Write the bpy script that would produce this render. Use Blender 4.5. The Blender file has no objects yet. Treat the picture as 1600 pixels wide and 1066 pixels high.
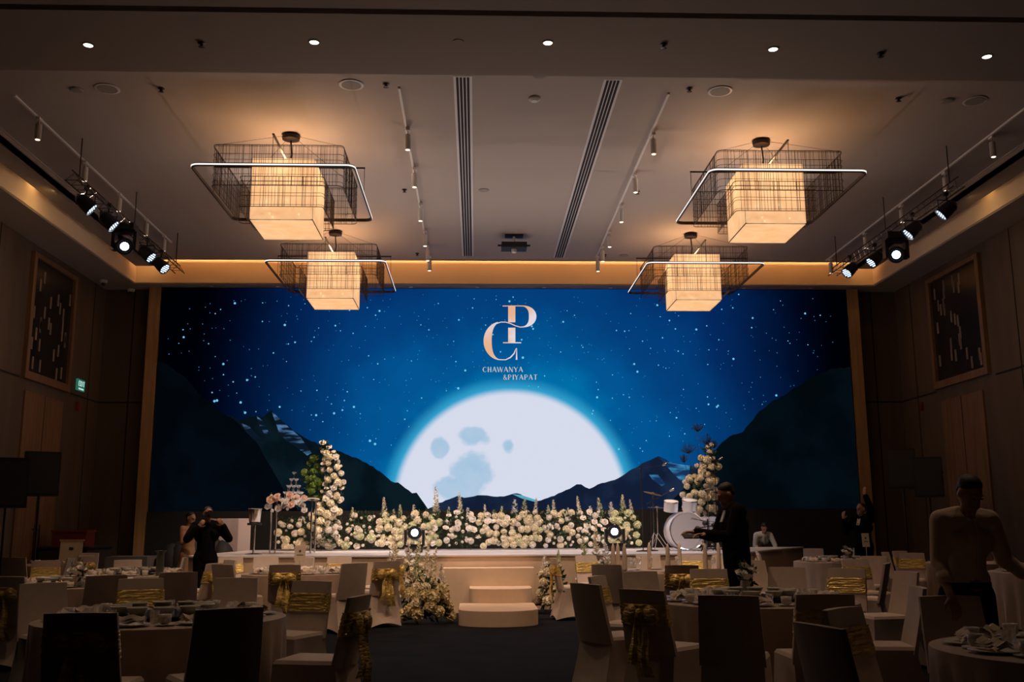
import bpy, math, random
from mathutils import Vector, Matrix
from math import sin, cos, pi, radians as R
random.seed(7)
scn = bpy.context.scene
col = scn.collection
# ---------------------------------------------------------------- camera
F = 1555.56; HC = 1.38
def _axes(yaw=2.1, pitch=10.63, roll=.31):
    y, p, r_ = R(yaw), R(pitch), R(roll)
    d = Vector((sin(y)*cos(p), cos(y)*cos(p), sin(p)))
    r0 = Vector((cos(y), -sin(y), 0)); u0 = r0.cross(d)
    return r0*cos(r_)-u0*sin(r_), u0*cos(r_)+r0*sin(r_), d
AR, AU, AD = _axes()
cd = bpy.data.cameras.new('camera'); cd.lens = F/1600*36; cd.sensor_width = 36; cd.clip_start = .05; cd.clip_end = 200
cam = bpy.data.objects.new('camera', cd); col.objects.link(cam)
cam.matrix_world = Matrix(((AR.x, AU.x, -AD.x, 0), (AR.y, AU.y, -AD.y, 0), (AR.z, AU.z, -AD.z, HC), (0, 0, 0, 1)))
scn.camera = cam
def _ray(x, y): return AD*F + AR*(x-800) - AU*(y-533)
def atz(x, y, z): v = _ray(x, y); return Vector((0, 0, HC)) + v*((z-HC)/v.z)
def aty(x, y, Y): v = _ray(x, y); return Vector((0, 0, HC)) + v*(Y/v.y)
def atx(x, y, X): v = _ray(x, y); return Vector((0, 0, HC)) + v*(X/v.x)
# ---------------------------------------------------------------- view, world
scn.view_settings.view_transform = 'Standard'; scn.view_settings.look = 'None'
scn.view_settings.gamma = 1; scn.view_settings.exposure = 0; scn.view_settings.use_curve_mapping = False
w = bpy.data.worlds.new('world'); scn.world = w; w.use_nodes = True
w.node_tree.nodes['Background'].inputs[0].default_value = (.03, .021, .016, 1)
w.node_tree.nodes['Background'].inputs[1].default_value = .34
# ---------------------------------------------------------------- lamps
def lamp(name, kind, loc, energy, color, aim=None, **k):
    l = bpy.data.lights.new(name, kind); l.energy = energy; l.color = color
    for a, v in k.items(): setattr(l, a, v)
    o = bpy.data.objects.new(name, l); col.objects.link(o); o.location = loc
    if aim is not None:
        o.rotation_euler = (Vector(aim)-Vector(loc)).to_track_quat('-Z', 'Y').to_euler()
    return o
WARM = (1, .62, .33); WARM2 = (1, .76, .56)
ZS, ZC = 7.29, 7.787            # soffit and inner ceiling heights
# light hidden in the cove round the raised ceiling
lamp('cove_light_back', 'AREA', (.8, 23.28, ZC+.12), 150, (1, .64, .30), (.8, 24.3, ZC+.0), shape='RECTANGLE', size=17.4, size_y=.06)
lamp('cove_light_left', 'AREA', (-8.06, 18, 7.80), 40, (1, .60, .24), (-8.35, 18, 7.5), shape='RECTANGLE', size=11, size_y=.06).rotation_euler.rotate_axis('Z', pi/2)
lamp('cove_light_right', 'AREA', (9.68, 18, 7.80), 24, (1, .60, .24), (9.97, 18, 7.5), shape='RECTANGLE', size=11, size_y=.06).rotation_euler.rotate_axis('Z', pi/2)
# ceiling track spots that wash the stage front, the flowers and the tables
for i, (x, y, tx, ty, tz, e, ang) in enumerate([
    (-1.1, 15.3, -2.4, 17.9, .5, 1300, 60), (-1.12, 17.1, -1.5, 21.8, 1.2, 1500, 50), (-1.16, 19.1, -3.6, 22, 1.6, 1300, 56),
    (2.91, 15.4, 2.6, 17.9, .5, 1000, 60), (2.91, 17.3, 1.7, 21.8, 1.2, 1500, 50), (2.91, 19.1, 3.9, 22, 1.8, 1000, 50),
    (-1.11, 20.9, .3, 16.4, .3, 500, 36), (-6.87, 18.6, -4.2, 14.5, .7, 550, 70), (-6.87, 16.9, -4.5, 11.0, .7, 260, 70), (8.59, 17.1, 7.0, 15.5, .8, 120, 80)]):
    lamp('track_spot_light', 'SPOT', (x, y, 7.38), e, (1, .72, .52), (tx, ty, tz), spot_size=R(ang), spot_blend=.8, shadow_soft_size=.05)
# the lit downlights of the front ceiling
for x, tx, e in ((-4.9, -3.0, 420), (-2.2, -1.6, 520), (.75, .5, 650), (3.4, 2.6, 400), (6.0, 4.4, 90)):
    lamp('downlight_beam', 'SPOT', (x, 11.65, ZS-.06), e*.62, (1, .64, .40), (tx, 13.6, 0), spot_size=R(88), spot_blend=1, shadow_soft_size=.05)
for x, y, tx, ty, e in ((-4.2, 8.6, -2.9, 8.0, 95), (-.6, 8.6, -1.2, 8.2, 95), (2.2, 8.6, 1.8, 8.4, 120), (5.0, 8.6, 3.4, 7.2, 75)):  # more downlights, presumed out of view, added to light the near tables
    lamp('downlight_beam', 'SPOT', (x, y, ZS-.08), e, (1, .68, .42), (tx, ty, 0), spot_size=R(75), spot_blend=1, shadow_soft_size=.05)
# bulbs inside the four cage chandeliers
for x, y in ((-3.06, 15.66), (4.80, 15.72), (-3.08, 21.1), (4.76, 21.15)):
    lamp('chandelier_bulb', 'POINT', (x, y, 7.0), 85, (1, .57, .29), shadow_soft_size=.16)
# bright moving heads: two on the side trusses, two on the stage
lamp('truss_beam', 'SPOT', (-6.35, 18.3, 6.45), 900, (.86, .86, 1), (0, 20.0, .9), spot_size=R(48), spot_blend=.9, shadow_soft_size=.1)
lamp('truss_beam', 'SPOT', (7.85, 18.6, 6.45), 700, (.86, .86, 1), (2, 19.6, .9), spot_size=R(48), spot_blend=.9, shadow_soft_size=.1)
lamp('stage_beam', 'SPOT', (-1.9, 19.35, 1.35), 260, (1, .86, .80), (-.2, 16.5, 7.8), spot_size=R(100), spot_blend=.9, shadow_soft_size=.04)
lamp('stage_beam', 'SPOT', (2.6, 19.35, 1.35), 260, (1, .86, .80), (1.8, 16.5, 7.8), spot_size=R(100), spot_blend=.9, shadow_soft_size=.04)
for x, tx in ((-6.35, 3.0), (7.85, -1.5)):  # two extra spots added below the trusses to throw shadows on the ceiling
    lamp('added_ceiling_spot', 'SPOT', (x, 17.7, 6.2), 380, (1, .84, .76), (tx, 17.2, 8.6), spot_size=R(70), spot_blend=1, shadow_soft_size=.03)
# ---------------------------------------------------------------- helpers
def srgb(r, g, b):
    f = lambda c: (c/255/12.92 if c/255 <= .04045 else ((c/255+.055)/1.055)**2.4)
    return (f(r), f(g), f(b), 1)
def mat(name, c, rough=.6, metal=0, noise=0, scale=20, bump=0, emit=None, es=0, trans=0, sheen=0, alpha=1, c2=None, stretch=None, spec=.5):
    m = bpy.data.materials.new(name); m.use_nodes = True; nt = m.node_tree; b = nt.nodes['Principled BSDF']
    c = tuple(c[:3])+(1,)
    b.inputs['Base Color'].default_value = c; b.inputs['Roughness'].default_value = rough; b.inputs['Metallic'].default_value = metal
    b.inputs['Specular IOR Level'].default_value = spec
    if trans: b.inputs['Transmission Weight'].default_value = trans; b.inputs['IOR'].default_value = 1.3
    if sheen: b.inputs['Sheen Weight'].default_value = sheen
    if alpha < 1: b.inputs['Alpha'].default_value = alpha
    if emit: b.inputs['Emission Color'].default_value = tuple(emit[:3])+(1,); b.inputs['Emission Strength'].default_value = es
    if noise or bump or c2:
        tc = nt.nodes.new('ShaderNodeTexCoord'); mp = nt.nodes.new('ShaderNodeMapping'); n = nt.nodes.new('ShaderNodeTexNoise')
        n.inputs['Scale'].default_value = scale; n.inputs['Detail'].default_value = 5
        if stretch: mp.inputs['Scale'].default_value = stretch
        nt.links.new(tc.outputs['Object'], mp.inputs[0]); nt.links.new(mp.outputs[0], n.inputs[0])
        if noise or c2:
            r = nt.nodes.new('ShaderNodeValToRGB'); e0, e1 = r.color_ramp.elements
            e0.position = .3; e1.position = .7
            if c2: e0.color = c; e1.color = tuple(c2[:3])+(1,)
            else: e0.color = tuple(v*(1-noise) for v in c[:3])+(1,); e1.color = tuple(min(1, v*(1+noise)) for v in c[:3])+(1,)
            nt.links.new(n.outputs['Fac'], r.inputs[0]); nt.links.new(r.outputs[0], b.inputs['Base Color'])
        if bump:
            bp = nt.nodes.new('ShaderNodeBump'); bp.inputs['Strength'].default_value = bump; bp.inputs['Distance'].default_value = .02
            nt.links.new(n.outputs['Fac'], bp.inputs['Height']); nt.links.new(bp.outputs[0], b.inputs['Normal'])
    return m
class MB:
    def __init__(s): s.v = []; s.f = []
    def add(s, vs, fs):
        n = len(s.v); s.v += [tuple(v) for v in vs]; s.f += [tuple(i+n for i in f) for f in fs]; return s
    def box(s, c, d, rz=0, rx=0, ry=0):
        M = Matrix.Rotation(rz, 3, 'Z') @ Matrix.Rotation(ry, 3, 'Y') @ Matrix.Rotation(rx, 3, 'X'); c = Vector(c)
        vs = [c + M @ Vector((x*d[0]/2, y*d[1]/2, z*d[2]/2)) for x in (-1, 1) for y in (-1, 1) for z in (-1, 1)]
        return s.add(vs, [(0, 1, 3, 2), (4, 6, 7, 5), (0, 4, 5, 1), (2, 3, 7, 6), (0, 2, 6, 4), (1, 5, 7, 3)])
    def bx(s, x0, x1, y0, y1, z0, z1): return s.box(((x0+x1)/2, (y0+y1)/2, (z0+z1)/2), (x1-x0, y1-y0, z1-z0))
    def tube(s, pts, r, n=6, closed=False):
        pts = [Vector(p) for p in pts]; k = len(pts); rs = r if isinstance(r, (list, tuple)) else [r]*k
        vs = []; prev = None
        for i, p in enumerate(pts):
            a = pts[(i-1) % k] if (closed or i > 0) else p; b = pts[(i+1) % k] if (closed or i < k-1) else p
            t = (b-a).normalized() if (b-a).length > 1e-9 else Vector((0, 0, 1))
            if prev is None:
                u = t.cross(Vector((0, 0, 1)));
                if u.length < 1e-3: u = t.cross(Vector((1, 0, 0)))
            else: u = prev - t*prev.dot(t)
            u.normalize(); prev = u; q = t.cross(u)
            vs += [p + (u*cos(2*pi*j/n+pi/n) + q*sin(2*pi*j/n+pi/n))*rs[i] for j in range(n)]
        fs = []
        for i in range(k if closed else k-1):
            a = i*n; b = ((i+1) % k)*n
            fs += [(a+j, a+(j+1) % n, b+(j+1) % n, b+j) for j in range(n)]
        if not closed: fs += [tuple(range(n))[::-1], tuple((k-1)*n+j for j in range(n))]
        return s.add(vs, fs)
    def lathe(s, prof, c=(0, 0, 0), n=20, M=None, close=True):
        c = Vector(c); vs = []
        for r, z in prof:
            for j in range(n):
                p = Vector((r*cos(2*pi*j/n), r*sin(2*pi*j/n), z))
                vs.append((M @ p if M else p) + c)
        fs = []
        for i in range(len(prof)-1):
            fs += [(i*n+j, i*n+(j+1) % n, (i+1)*n+(j+1) % n, (i+1)*n+j) for j in range(n)]
        if close: fs += [tuple(range(n))[::-1], tuple((len(prof)-1)*n+j for j in range(n))]
        return s.add(vs, fs)
    def ell(s, c, r, n=10, M=None):
        if not isinstance(r, (list, tuple)): r = (r, r, r)
        m = max(4, n//2+1); prof = [(sin(pi*i/m), -cos(pi*i/m)) for i in range(m+1)]
        prof[0] = (.02, -1); prof[-1] = (.02, 1)
        c = Vector(c); vs = []
        for a, z in prof:
            for j in range(n):
                p = Vector((a*cos(2*pi*j/n)*r[0], a*sin(2*pi*j/n)*r[1], z*r[2])); vs.append((M @ p if M else p)+c)
        fs = []
        for i in range(m): fs += [(i*n+j, i*n+(j+1) % n, (i+1)*n+(j+1) % n, (i+1)*n+j) for j in range(n)]
        fs += [tuple(range(n))[::-1], tuple(m*n+j for j in range(n))]
        return s.add(vs, fs)
    def caps(s, p0, r0, p1, r1, n=10):
        p0 = Vector(p0); p1 = Vector(p1); t = (p1-p0).normalized(); pts = []; rs = []
        for a in (80, 55, 28): pts.append(p0 - t*r0*sin(R(a))); rs.append(r0*cos(R(a)))
        for q in (0, .5, 1): pts.append(p0.lerp(p1, q)); rs.append(r0+(r1-r0)*q)
        for a in (28, 55, 80): pts.append(p1 + t*r1*sin(R(a))); rs.append(r1*cos(R(a)))
        return s.tube(pts, rs, n)
    def prism(s, poly, z0, z1):
        n = len(poly); vs = [(x, y, z0) for x, y in poly]+[(x, y, z1) for x, y in poly]
        return s.add(vs, [tuple(range(n))[::-1], tuple(range(n, 2*n))]+[(i, (i+1) % n, n+(i+1) % n, n+i) for i in range(n)])
    def mesh(s, name):
        m = bpy.data.meshes.new(name); m.from_pydata(s.v, [], s.f); m.validate(); m.update(); return m
    def build(s, name, m, parent=None, smooth=False, loc=None, rz=0):
        me = s.mesh(name); me.materials.append(m)
        if smooth: me.polygons.foreach_set('use_smooth', [True]*len(me.polygons)); me.set_sharp_from_angle(angle=R(42))
        o = bpy.data.objects.new(name, me); col.objects.link(o); o.parent = parent
        if loc is not None: o.location = loc
        o.rotation_euler.z = rz
        return o
def link(name, me, parent=None, loc=(0, 0, 0), rot=(0, 0, 0), sc=1):
    o = bpy.data.objects.new(name, me); col.objects.link(o); o.parent = parent; o.location = loc; o.rotation_euler = rot
    o.scale = (sc,)*3 if not isinstance(sc, tuple) else sc
    return o
def tag(o, label=None, cat=None, group=None, kind=None):
    if label: o['label'] = label
    if cat: o['category'] = cat
    if group: o['group'] = group
    if kind: o['kind'] = kind
    return o
def thing(name, label, cat, loc=(0, 0, 0), rz=0, group=None):
    o = bpy.data.objects.new(name, None); col.objects.link(o); o.empty_display_size = .1
    o.location = loc; o.rotation_euler.z = rz
    return tag(o, label, cat, group)
def kids(o): return [c for c in bpy.data.objects if c.parent == o]
KID = {}
def copy_tree(o, parent=None, top=None):
    if o.name not in KID: KID[o.name] = kids(o)
    c = o.copy(); col.objects.link(c)
    if parent: c.parent = parent
    for ch in KID[o.name]: copy_tree(ch, c)
    return c
def dup(o, loc, rz, label, group=None):
    c = copy_tree(o); c.location = loc; c.rotation_euler.z = rz; c['label'] = label
    if group: c['group'] = group
    elif 'group' in c: del c['group']
    return c
def struct(o): return tag(o, kind='structure')
# ---------------------------------------------------------------- materials
M = {}
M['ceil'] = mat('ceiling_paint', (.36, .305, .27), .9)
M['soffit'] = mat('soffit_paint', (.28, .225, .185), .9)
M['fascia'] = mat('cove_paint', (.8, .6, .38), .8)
M['wall'] = mat('wall_fabric', (.095, .064, .042), .85, noise=.18, scale=3, stretch=(1, 1, .12), bump=.2)
M['wood'] = mat('walnut_veneer', (.19, .10, .045), .45, noise=.3, scale=5, stretch=(3, 3, .2))
M['groove'] = mat('dark_joint', (.01, .008, .006), .9)
M['black'] = mat('matte_black', (.012, .012, .013), .7)
M['blackgloss'] = mat('black_plastic', (.015, .015, .018), .3)
M['darkmetal'] = mat('bronze_metal', (.045, .03, .022), .4, .7)
M['chrome'] = mat('chrome', (.75, .72, .7), .18, 1)
M['white'] = mat('white_paint', (.75, .72, .68), .5)
M['plaster'] = mat('white_plastic', (.6, .57, .54), .5)
M['grille'] = mat('speaker_grille', (.25, .22, .2), .8, noise=.2, scale=200)
M['floor'] = mat('navy_carpet', (.004, .0065, .010), 1, c2=(.011, .012, .017), scale=2.2, bump=.3, spec=.1)
M['stagetop'] = mat('stage_white', (.72, .68, .70), .3, noise=.04, scale=2)
M['stageface'] = mat('stage_beige_cloth', (.66, .50, .37), .8, noise=.05, scale=6)
M['cover'] = mat('chair_cover_fabric', (.60, .49, .42), .85, noise=.05, scale=14, sheen=.2)
M['cloth'] = mat('tablecloth_fabric', (.46, .35, .28), .8, noise=.06, scale=8, sheen=.2)
M['gold'] = mat('gold_satin', (.86, .58, .19), .32, .4, noise=.35, scale=18, bump=.8, stretch=(1, 1, 3))
M['napkin'] = mat('napkin_linen', (.72, .6, .5), .8)
M['china'] = mat('white_china', (.75, .7, .64), .25)
M['bowl'] = mat('celadon_bowl', (.5, .48, .40), .3)
M['susan'] = mat('dark_glass_tray', (.02, .02, .022), .12)
M['glass'] = mat('clear_glass', (.95, .97, 1), .05, trans=.9, alpha=.45)
M['green'] = mat('leaf_green', (.035, .075, .025), .6, noise=.5, scale=30)
M['green2'] = mat('hydrangea_green', (.2, .32, .07), .7, noise=.3, scale=40)
M['cream'] = mat('cream_petals', (.86, .79, .62), .7, noise=.08, scale=30)
M['whitepetal'] = mat('white_petals', (.85, .80, .74), .7)
M['yellow'] = mat('yellow_petals', (.78, .68, .42), .7, noise=.1, scale=30)
M['peach'] = mat('peach_petals', (.86, .60, .47), .7, noise=.1, scale=30)
M['pale'] = mat('pale_green_petals', (.68, .69, .47), .7)
M['skin'] = mat('skin', (.36, .18, .11), .6)
M['hair'] = mat('black_hair', (.01, .008, .007), .6)
M['suit'] = mat('black_wool', (.003, .003, .0035), .95, spec=.1)
M['shirt'] = mat('tan_shirt_cotton', (.58, .45, .33), .85, noise=.05, scale=20)
M['wshirt'] = mat('white_shirt_cotton', (.6, .6, .58), .85)
M['dress'] = mat('amber_satin_dress', (.35, .2, .09), .5)
M['paper'] = mat('cream_card', (.75, .66, .55), .7)
M['ink'] = mat('dark_ink', (.05, .035, .03), .7)
M['drumshell'] = mat('white_drum_shell', (.8, .78, .82), .25)
def glow(name, c, s):
    m = bpy.data.materials.new(name); m.use_nodes = True; nt = m.node_tree; nt.nodes.clear()
    e = nt.nodes.new('ShaderNodeEmission'); e.inputs[0].default_value = tuple(c[:3])+(1,); e.inputs[1].default_value = s
    o = nt.nodes.new('ShaderNodeOutputMaterial'); nt.links.new(e.outputs[0], o.inputs[0]); return m
M['led'] = glow('led_white', (1, .93, .88), 1.15)
M['beam'] = glow('beam_lens', (.8, .9, 1), 14)
M['pixel'] = glow('led_pixel', (.6, .75, 1), 5)
M['down'] = glow('downlight_lens', (1, .86, .68), 7)
M['spotlens'] = glow('spot_lens', (1, .75, .5), 3.5)
M['bulb'] = glow('warm_bulb', (1, .75, .45), 9)
M['exit'] = glow('exit_green', srgb(40, 95, 80), 1)
M['exitw'] = glow('exit_white', srgb(170, 215, 200), 1)
def shade_mat():
    m = bpy.data.materials.new('parchment_shade'); m.use_nodes = True; nt = m.node_tree; nt.nodes.clear(); N = nt.nodes.new; L = nt.links.new
    tc = N('ShaderNodeTexCoord'); n = N('ShaderNodeTexNoise'); n.inputs['Scale'].default_value = 2.2; n.inputs['Distortion'].default_value = 1.4
    r = N('ShaderNodeValToRGB'); r.color_ramp.elements[0].position = .25; r.color_ramp.elements[1].position = .75
    r.color_ramp.elements[0].color = srgb(214, 160, 112); r.color_ramp.elements[1].color = srgb(240, 196, 150)
    e = N('ShaderNodeEmission'); e.inputs[1].default_value = .84; t = N('ShaderNodeBsdfTranslucent'); t.inputs[0].default_value = (.22, .18, .14, 1)
    mx = N('ShaderNodeAddShader'); tr = N('ShaderNodeBsdfTransparent'); m2 = N('ShaderNodeMixShader'); m2.inputs[0].default_value = .2
    o = N('ShaderNodeOutputMaterial')
    L(tc.outputs['Object'], n.inputs[0]); L(n.outputs['Fac'], r.inputs[0]); L(r.outputs[0], e.inputs[0])
    L(e.outputs[0], mx.inputs[0]); L(t.outputs[0], mx.inputs[1]); L(mx.outputs[0], m2.inputs[1]); L(tr.outputs[0], m2.inputs[2]); L(m2.outputs[0], o.inputs[0])
    return m
M['shade'] = shade_mat()
# ---------------------------------------------------------------- the room
XL, XR, YB = -9.25, 10.75, 24.6
struct(MB().bx(XL-.3, XR+.3, -3.0, YB+.3, -.1, 0).build('floor', M['floor']))
struct(MB().bx(XL-.2, XL, -3, YB+.2, 0, 9).build('wall_left', M['wall']))
struct(MB().bx(XR, XR+.2, -3, YB+.2, 0, 9).build('wall_right', M['wall']))
struct(MB().bx(XL, XR, YB, YB+.2, 0, 9).build('wall_back', M['wall']))
struct(MB().bx(XL, XR, -3.2, -3, 0, 9).build('wall_front', M['wall']))
FX0, FX1, FY0, FY1 = -8.30, 9.92, 12.35, 23.85
# lower ceiling that frames the tray
s = MB(); s.bx(XL, FX0, 9.9, YB, ZS, ZS+.9); s.bx(FX1, XR, 9.9, YB, ZS, ZS+.9); s.bx(FX0, FX1, FY1, YB, ZS, ZS+.9); s.bx(FX0, FX1, 10.78, FY0, ZS, ZS+.9)
struct(s.build('ceiling', M['soffit']))
s = MB(); s.bx(XL, XR, -3, 10.62, ZS-.02, ZS+.9)
struct(s.build('ceiling', M['soffit']))
struct(MB().bx(XL, XR, 10.5, 10.9, ZS+.25, ZS+.3).build('trim_1', M['groove']))
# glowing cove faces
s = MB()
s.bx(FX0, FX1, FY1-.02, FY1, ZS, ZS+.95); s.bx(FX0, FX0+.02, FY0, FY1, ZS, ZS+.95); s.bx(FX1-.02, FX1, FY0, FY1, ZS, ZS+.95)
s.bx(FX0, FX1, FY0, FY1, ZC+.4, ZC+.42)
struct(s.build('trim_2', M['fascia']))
s = MB(); s.bx(FX0+.62, FX1-.62, FY0-.05, FY1-.45, ZC, ZC+.08)
struct(s.build('ceiling', M['ceil']))
s = MB()
for a in ((FX0+.56, FX0+.62, FY0, FY1-.45), (FX1-.62, FX1-.56, FY0, FY1-.45), (FX0+.56, FX1-.56, FY1-.45, FY1-.39)): s.bx(*a, ZC-.02, ZC+.1)
struct(s.build('trim_3', M['ceil']))
s = MB(); s.bx(FX0+.14, FX0+.60, FY0, FY1-.42, 7.60, 7.68).bx(FX0+.54, FX0+.60, FY0, FY1-.42, 7.60, ZC+.05)
s.bx(FX1-.60, FX1-.14, FY0, FY1-.42, 7.60, 7.68).bx(FX1-.60, FX1-.54, FY0, FY1-.42, 7.60, ZC+.05)
struct(s.build('trim_11', M['soffit']))
# small moulding under the cove
s = MB()
s.bx(FX0-.06, FX1+.06, FY1, FY1+.06, ZS-.03, ZS); s.bx(FX0-.06, FX0, FY0, FY1, ZS-.03, ZS); s.bx(FX1, FX1+.06, FY0, FY1, ZS-.03, ZS)
struct(s.build('trim_4', M['soffit']))
# wall joints
zg = 4.45
def trim(n, s, m='groove'): struct(s.build('trim_%d' % n, M[m]))
trim(5, MB().bx(XL, XL+.008, -3, 20.3, zg-.02, zg+.02).bx(XL, XL+.008, 22.9, YB, zg-.02, zg+.02).bx(XL, -8.05, YB-.008, YB, zg-.02, zg+.02))
trim(6, MB().bx(XR-.008, XR, -3, 20.0, zg-.02, zg+.02).bx(XR-.008, XR, 22.7, YB, zg-.02, zg+.02).bx(9.7, XR, YB-.008, YB, zg-.02, zg+.02))
s = MB()
for y in (19.0, 23.9, 16.5, 14): s.bx(XL, XL+.008, y-.015, y+.015, 0, ZS)
s.bx(-8.55, -8.52, YB-.008, YB, 0, ZS); trim(7, s)
s = MB()
for y in (23.7, 19.0, 16.5, 14): s.bx(XR-.008, XR, y-.015, y+.015, 0, ZS)
s.bx(10.1, 10.13, YB-.008, YB, 0, ZS); trim(8, s)
# timber posts beside the screen
for n, (a, b) in ((9, (-8.08, -7.80)), (10, (9.40, 9.68))):
    struct(MB().bx(a, b, YB-.32, YB, 0, ZS).build('trim_%d' % n, mat('oak_post', (.40, .24, .11), .5, noise=.2, scale=4, stretch=(3, 3, .2))))
struct(MB().bx(XL, XL+.03, -3, YB, 0, .12).build('baseboard_left', M['wood'])); struct(MB().bx(XR-.03, XR, -3, YB, 0, .12).build('baseboard_right', M['wood']))
# tall patterned windows with wood surround, doors below
M['pane'] = mat('dark_patterned_glass', (.006, .006, .007), .25, c2=(.03, .026, .022), scale=9, stretch=(3, 3, .8))
M['dot'] = mat('pale_glass_inlay', (.22, .16, .11), .4)
def win(n, X, sx, y0, y1, z0, z1):
    o = MB().bx(min(X, X+sx*.03), max(X, X+sx*.03), y0, y1, z0, z1).build('window_%d' % n, M['pane']); struct(o)
    f = MB()
    for a in ((y0-.14, y0, z0-.16, z1+.1), (y1, y1+.14, z0-.16, z1+.1), (y0, y1, z0-.16, z0), (y0, y1, z1, z1+.1)):
        f.bx(min(X, X+sx*.09), max(X, X+sx*.09), *a)
    f.build('window_frame', M['wood'], o)
    d = MB(); rr = random.Random(n)
    for i in range(26):
        y = rr.uniform(y0+.1, y1-.1); z = rr.uniform(z0+.15, z1-.2); d.bx(min(X+sx*.03, X+sx*.04), max(X+sx*.03, X+sx*.04), y-.035, y+.035, z-.13, z+.13)
    d.build('glass_inlay', M['dot'], o)
win(1, XL, 1, 20.5, 22.5, 4.6, 7.0); win(2, XR, -1, 20.3, 22.5, 4.65, 7.0)
for n, X, sx in ((1, XL, 1), (2, XR, -1)):
    o = MB().bx(min(X, X+sx*.04), max(X, X+sx*.04), 20.55, 22.45, 0, 4.2).build('door_%d' % n, M['wood']); struct(o)
    MB().bx(min(X+sx*.04, X+sx*.045), max(X+sx*.04, X+sx*.045), 21.49, 21.51, 0, 4.2).build('door_gap', M['groove'], o)
    h = MB()
    for y in (21.38, 21.62): h.tube([(X+sx*.09, y, .8), (X+sx*.09, y, 1.5)], .014); h.box((X+sx*.06, y, .9), (.06, .02, .02)); h.box((X+sx*.06, y, 1.4), (.06, .02, .02))
    h.build('door_handle', M['darkmetal'], o)
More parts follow.
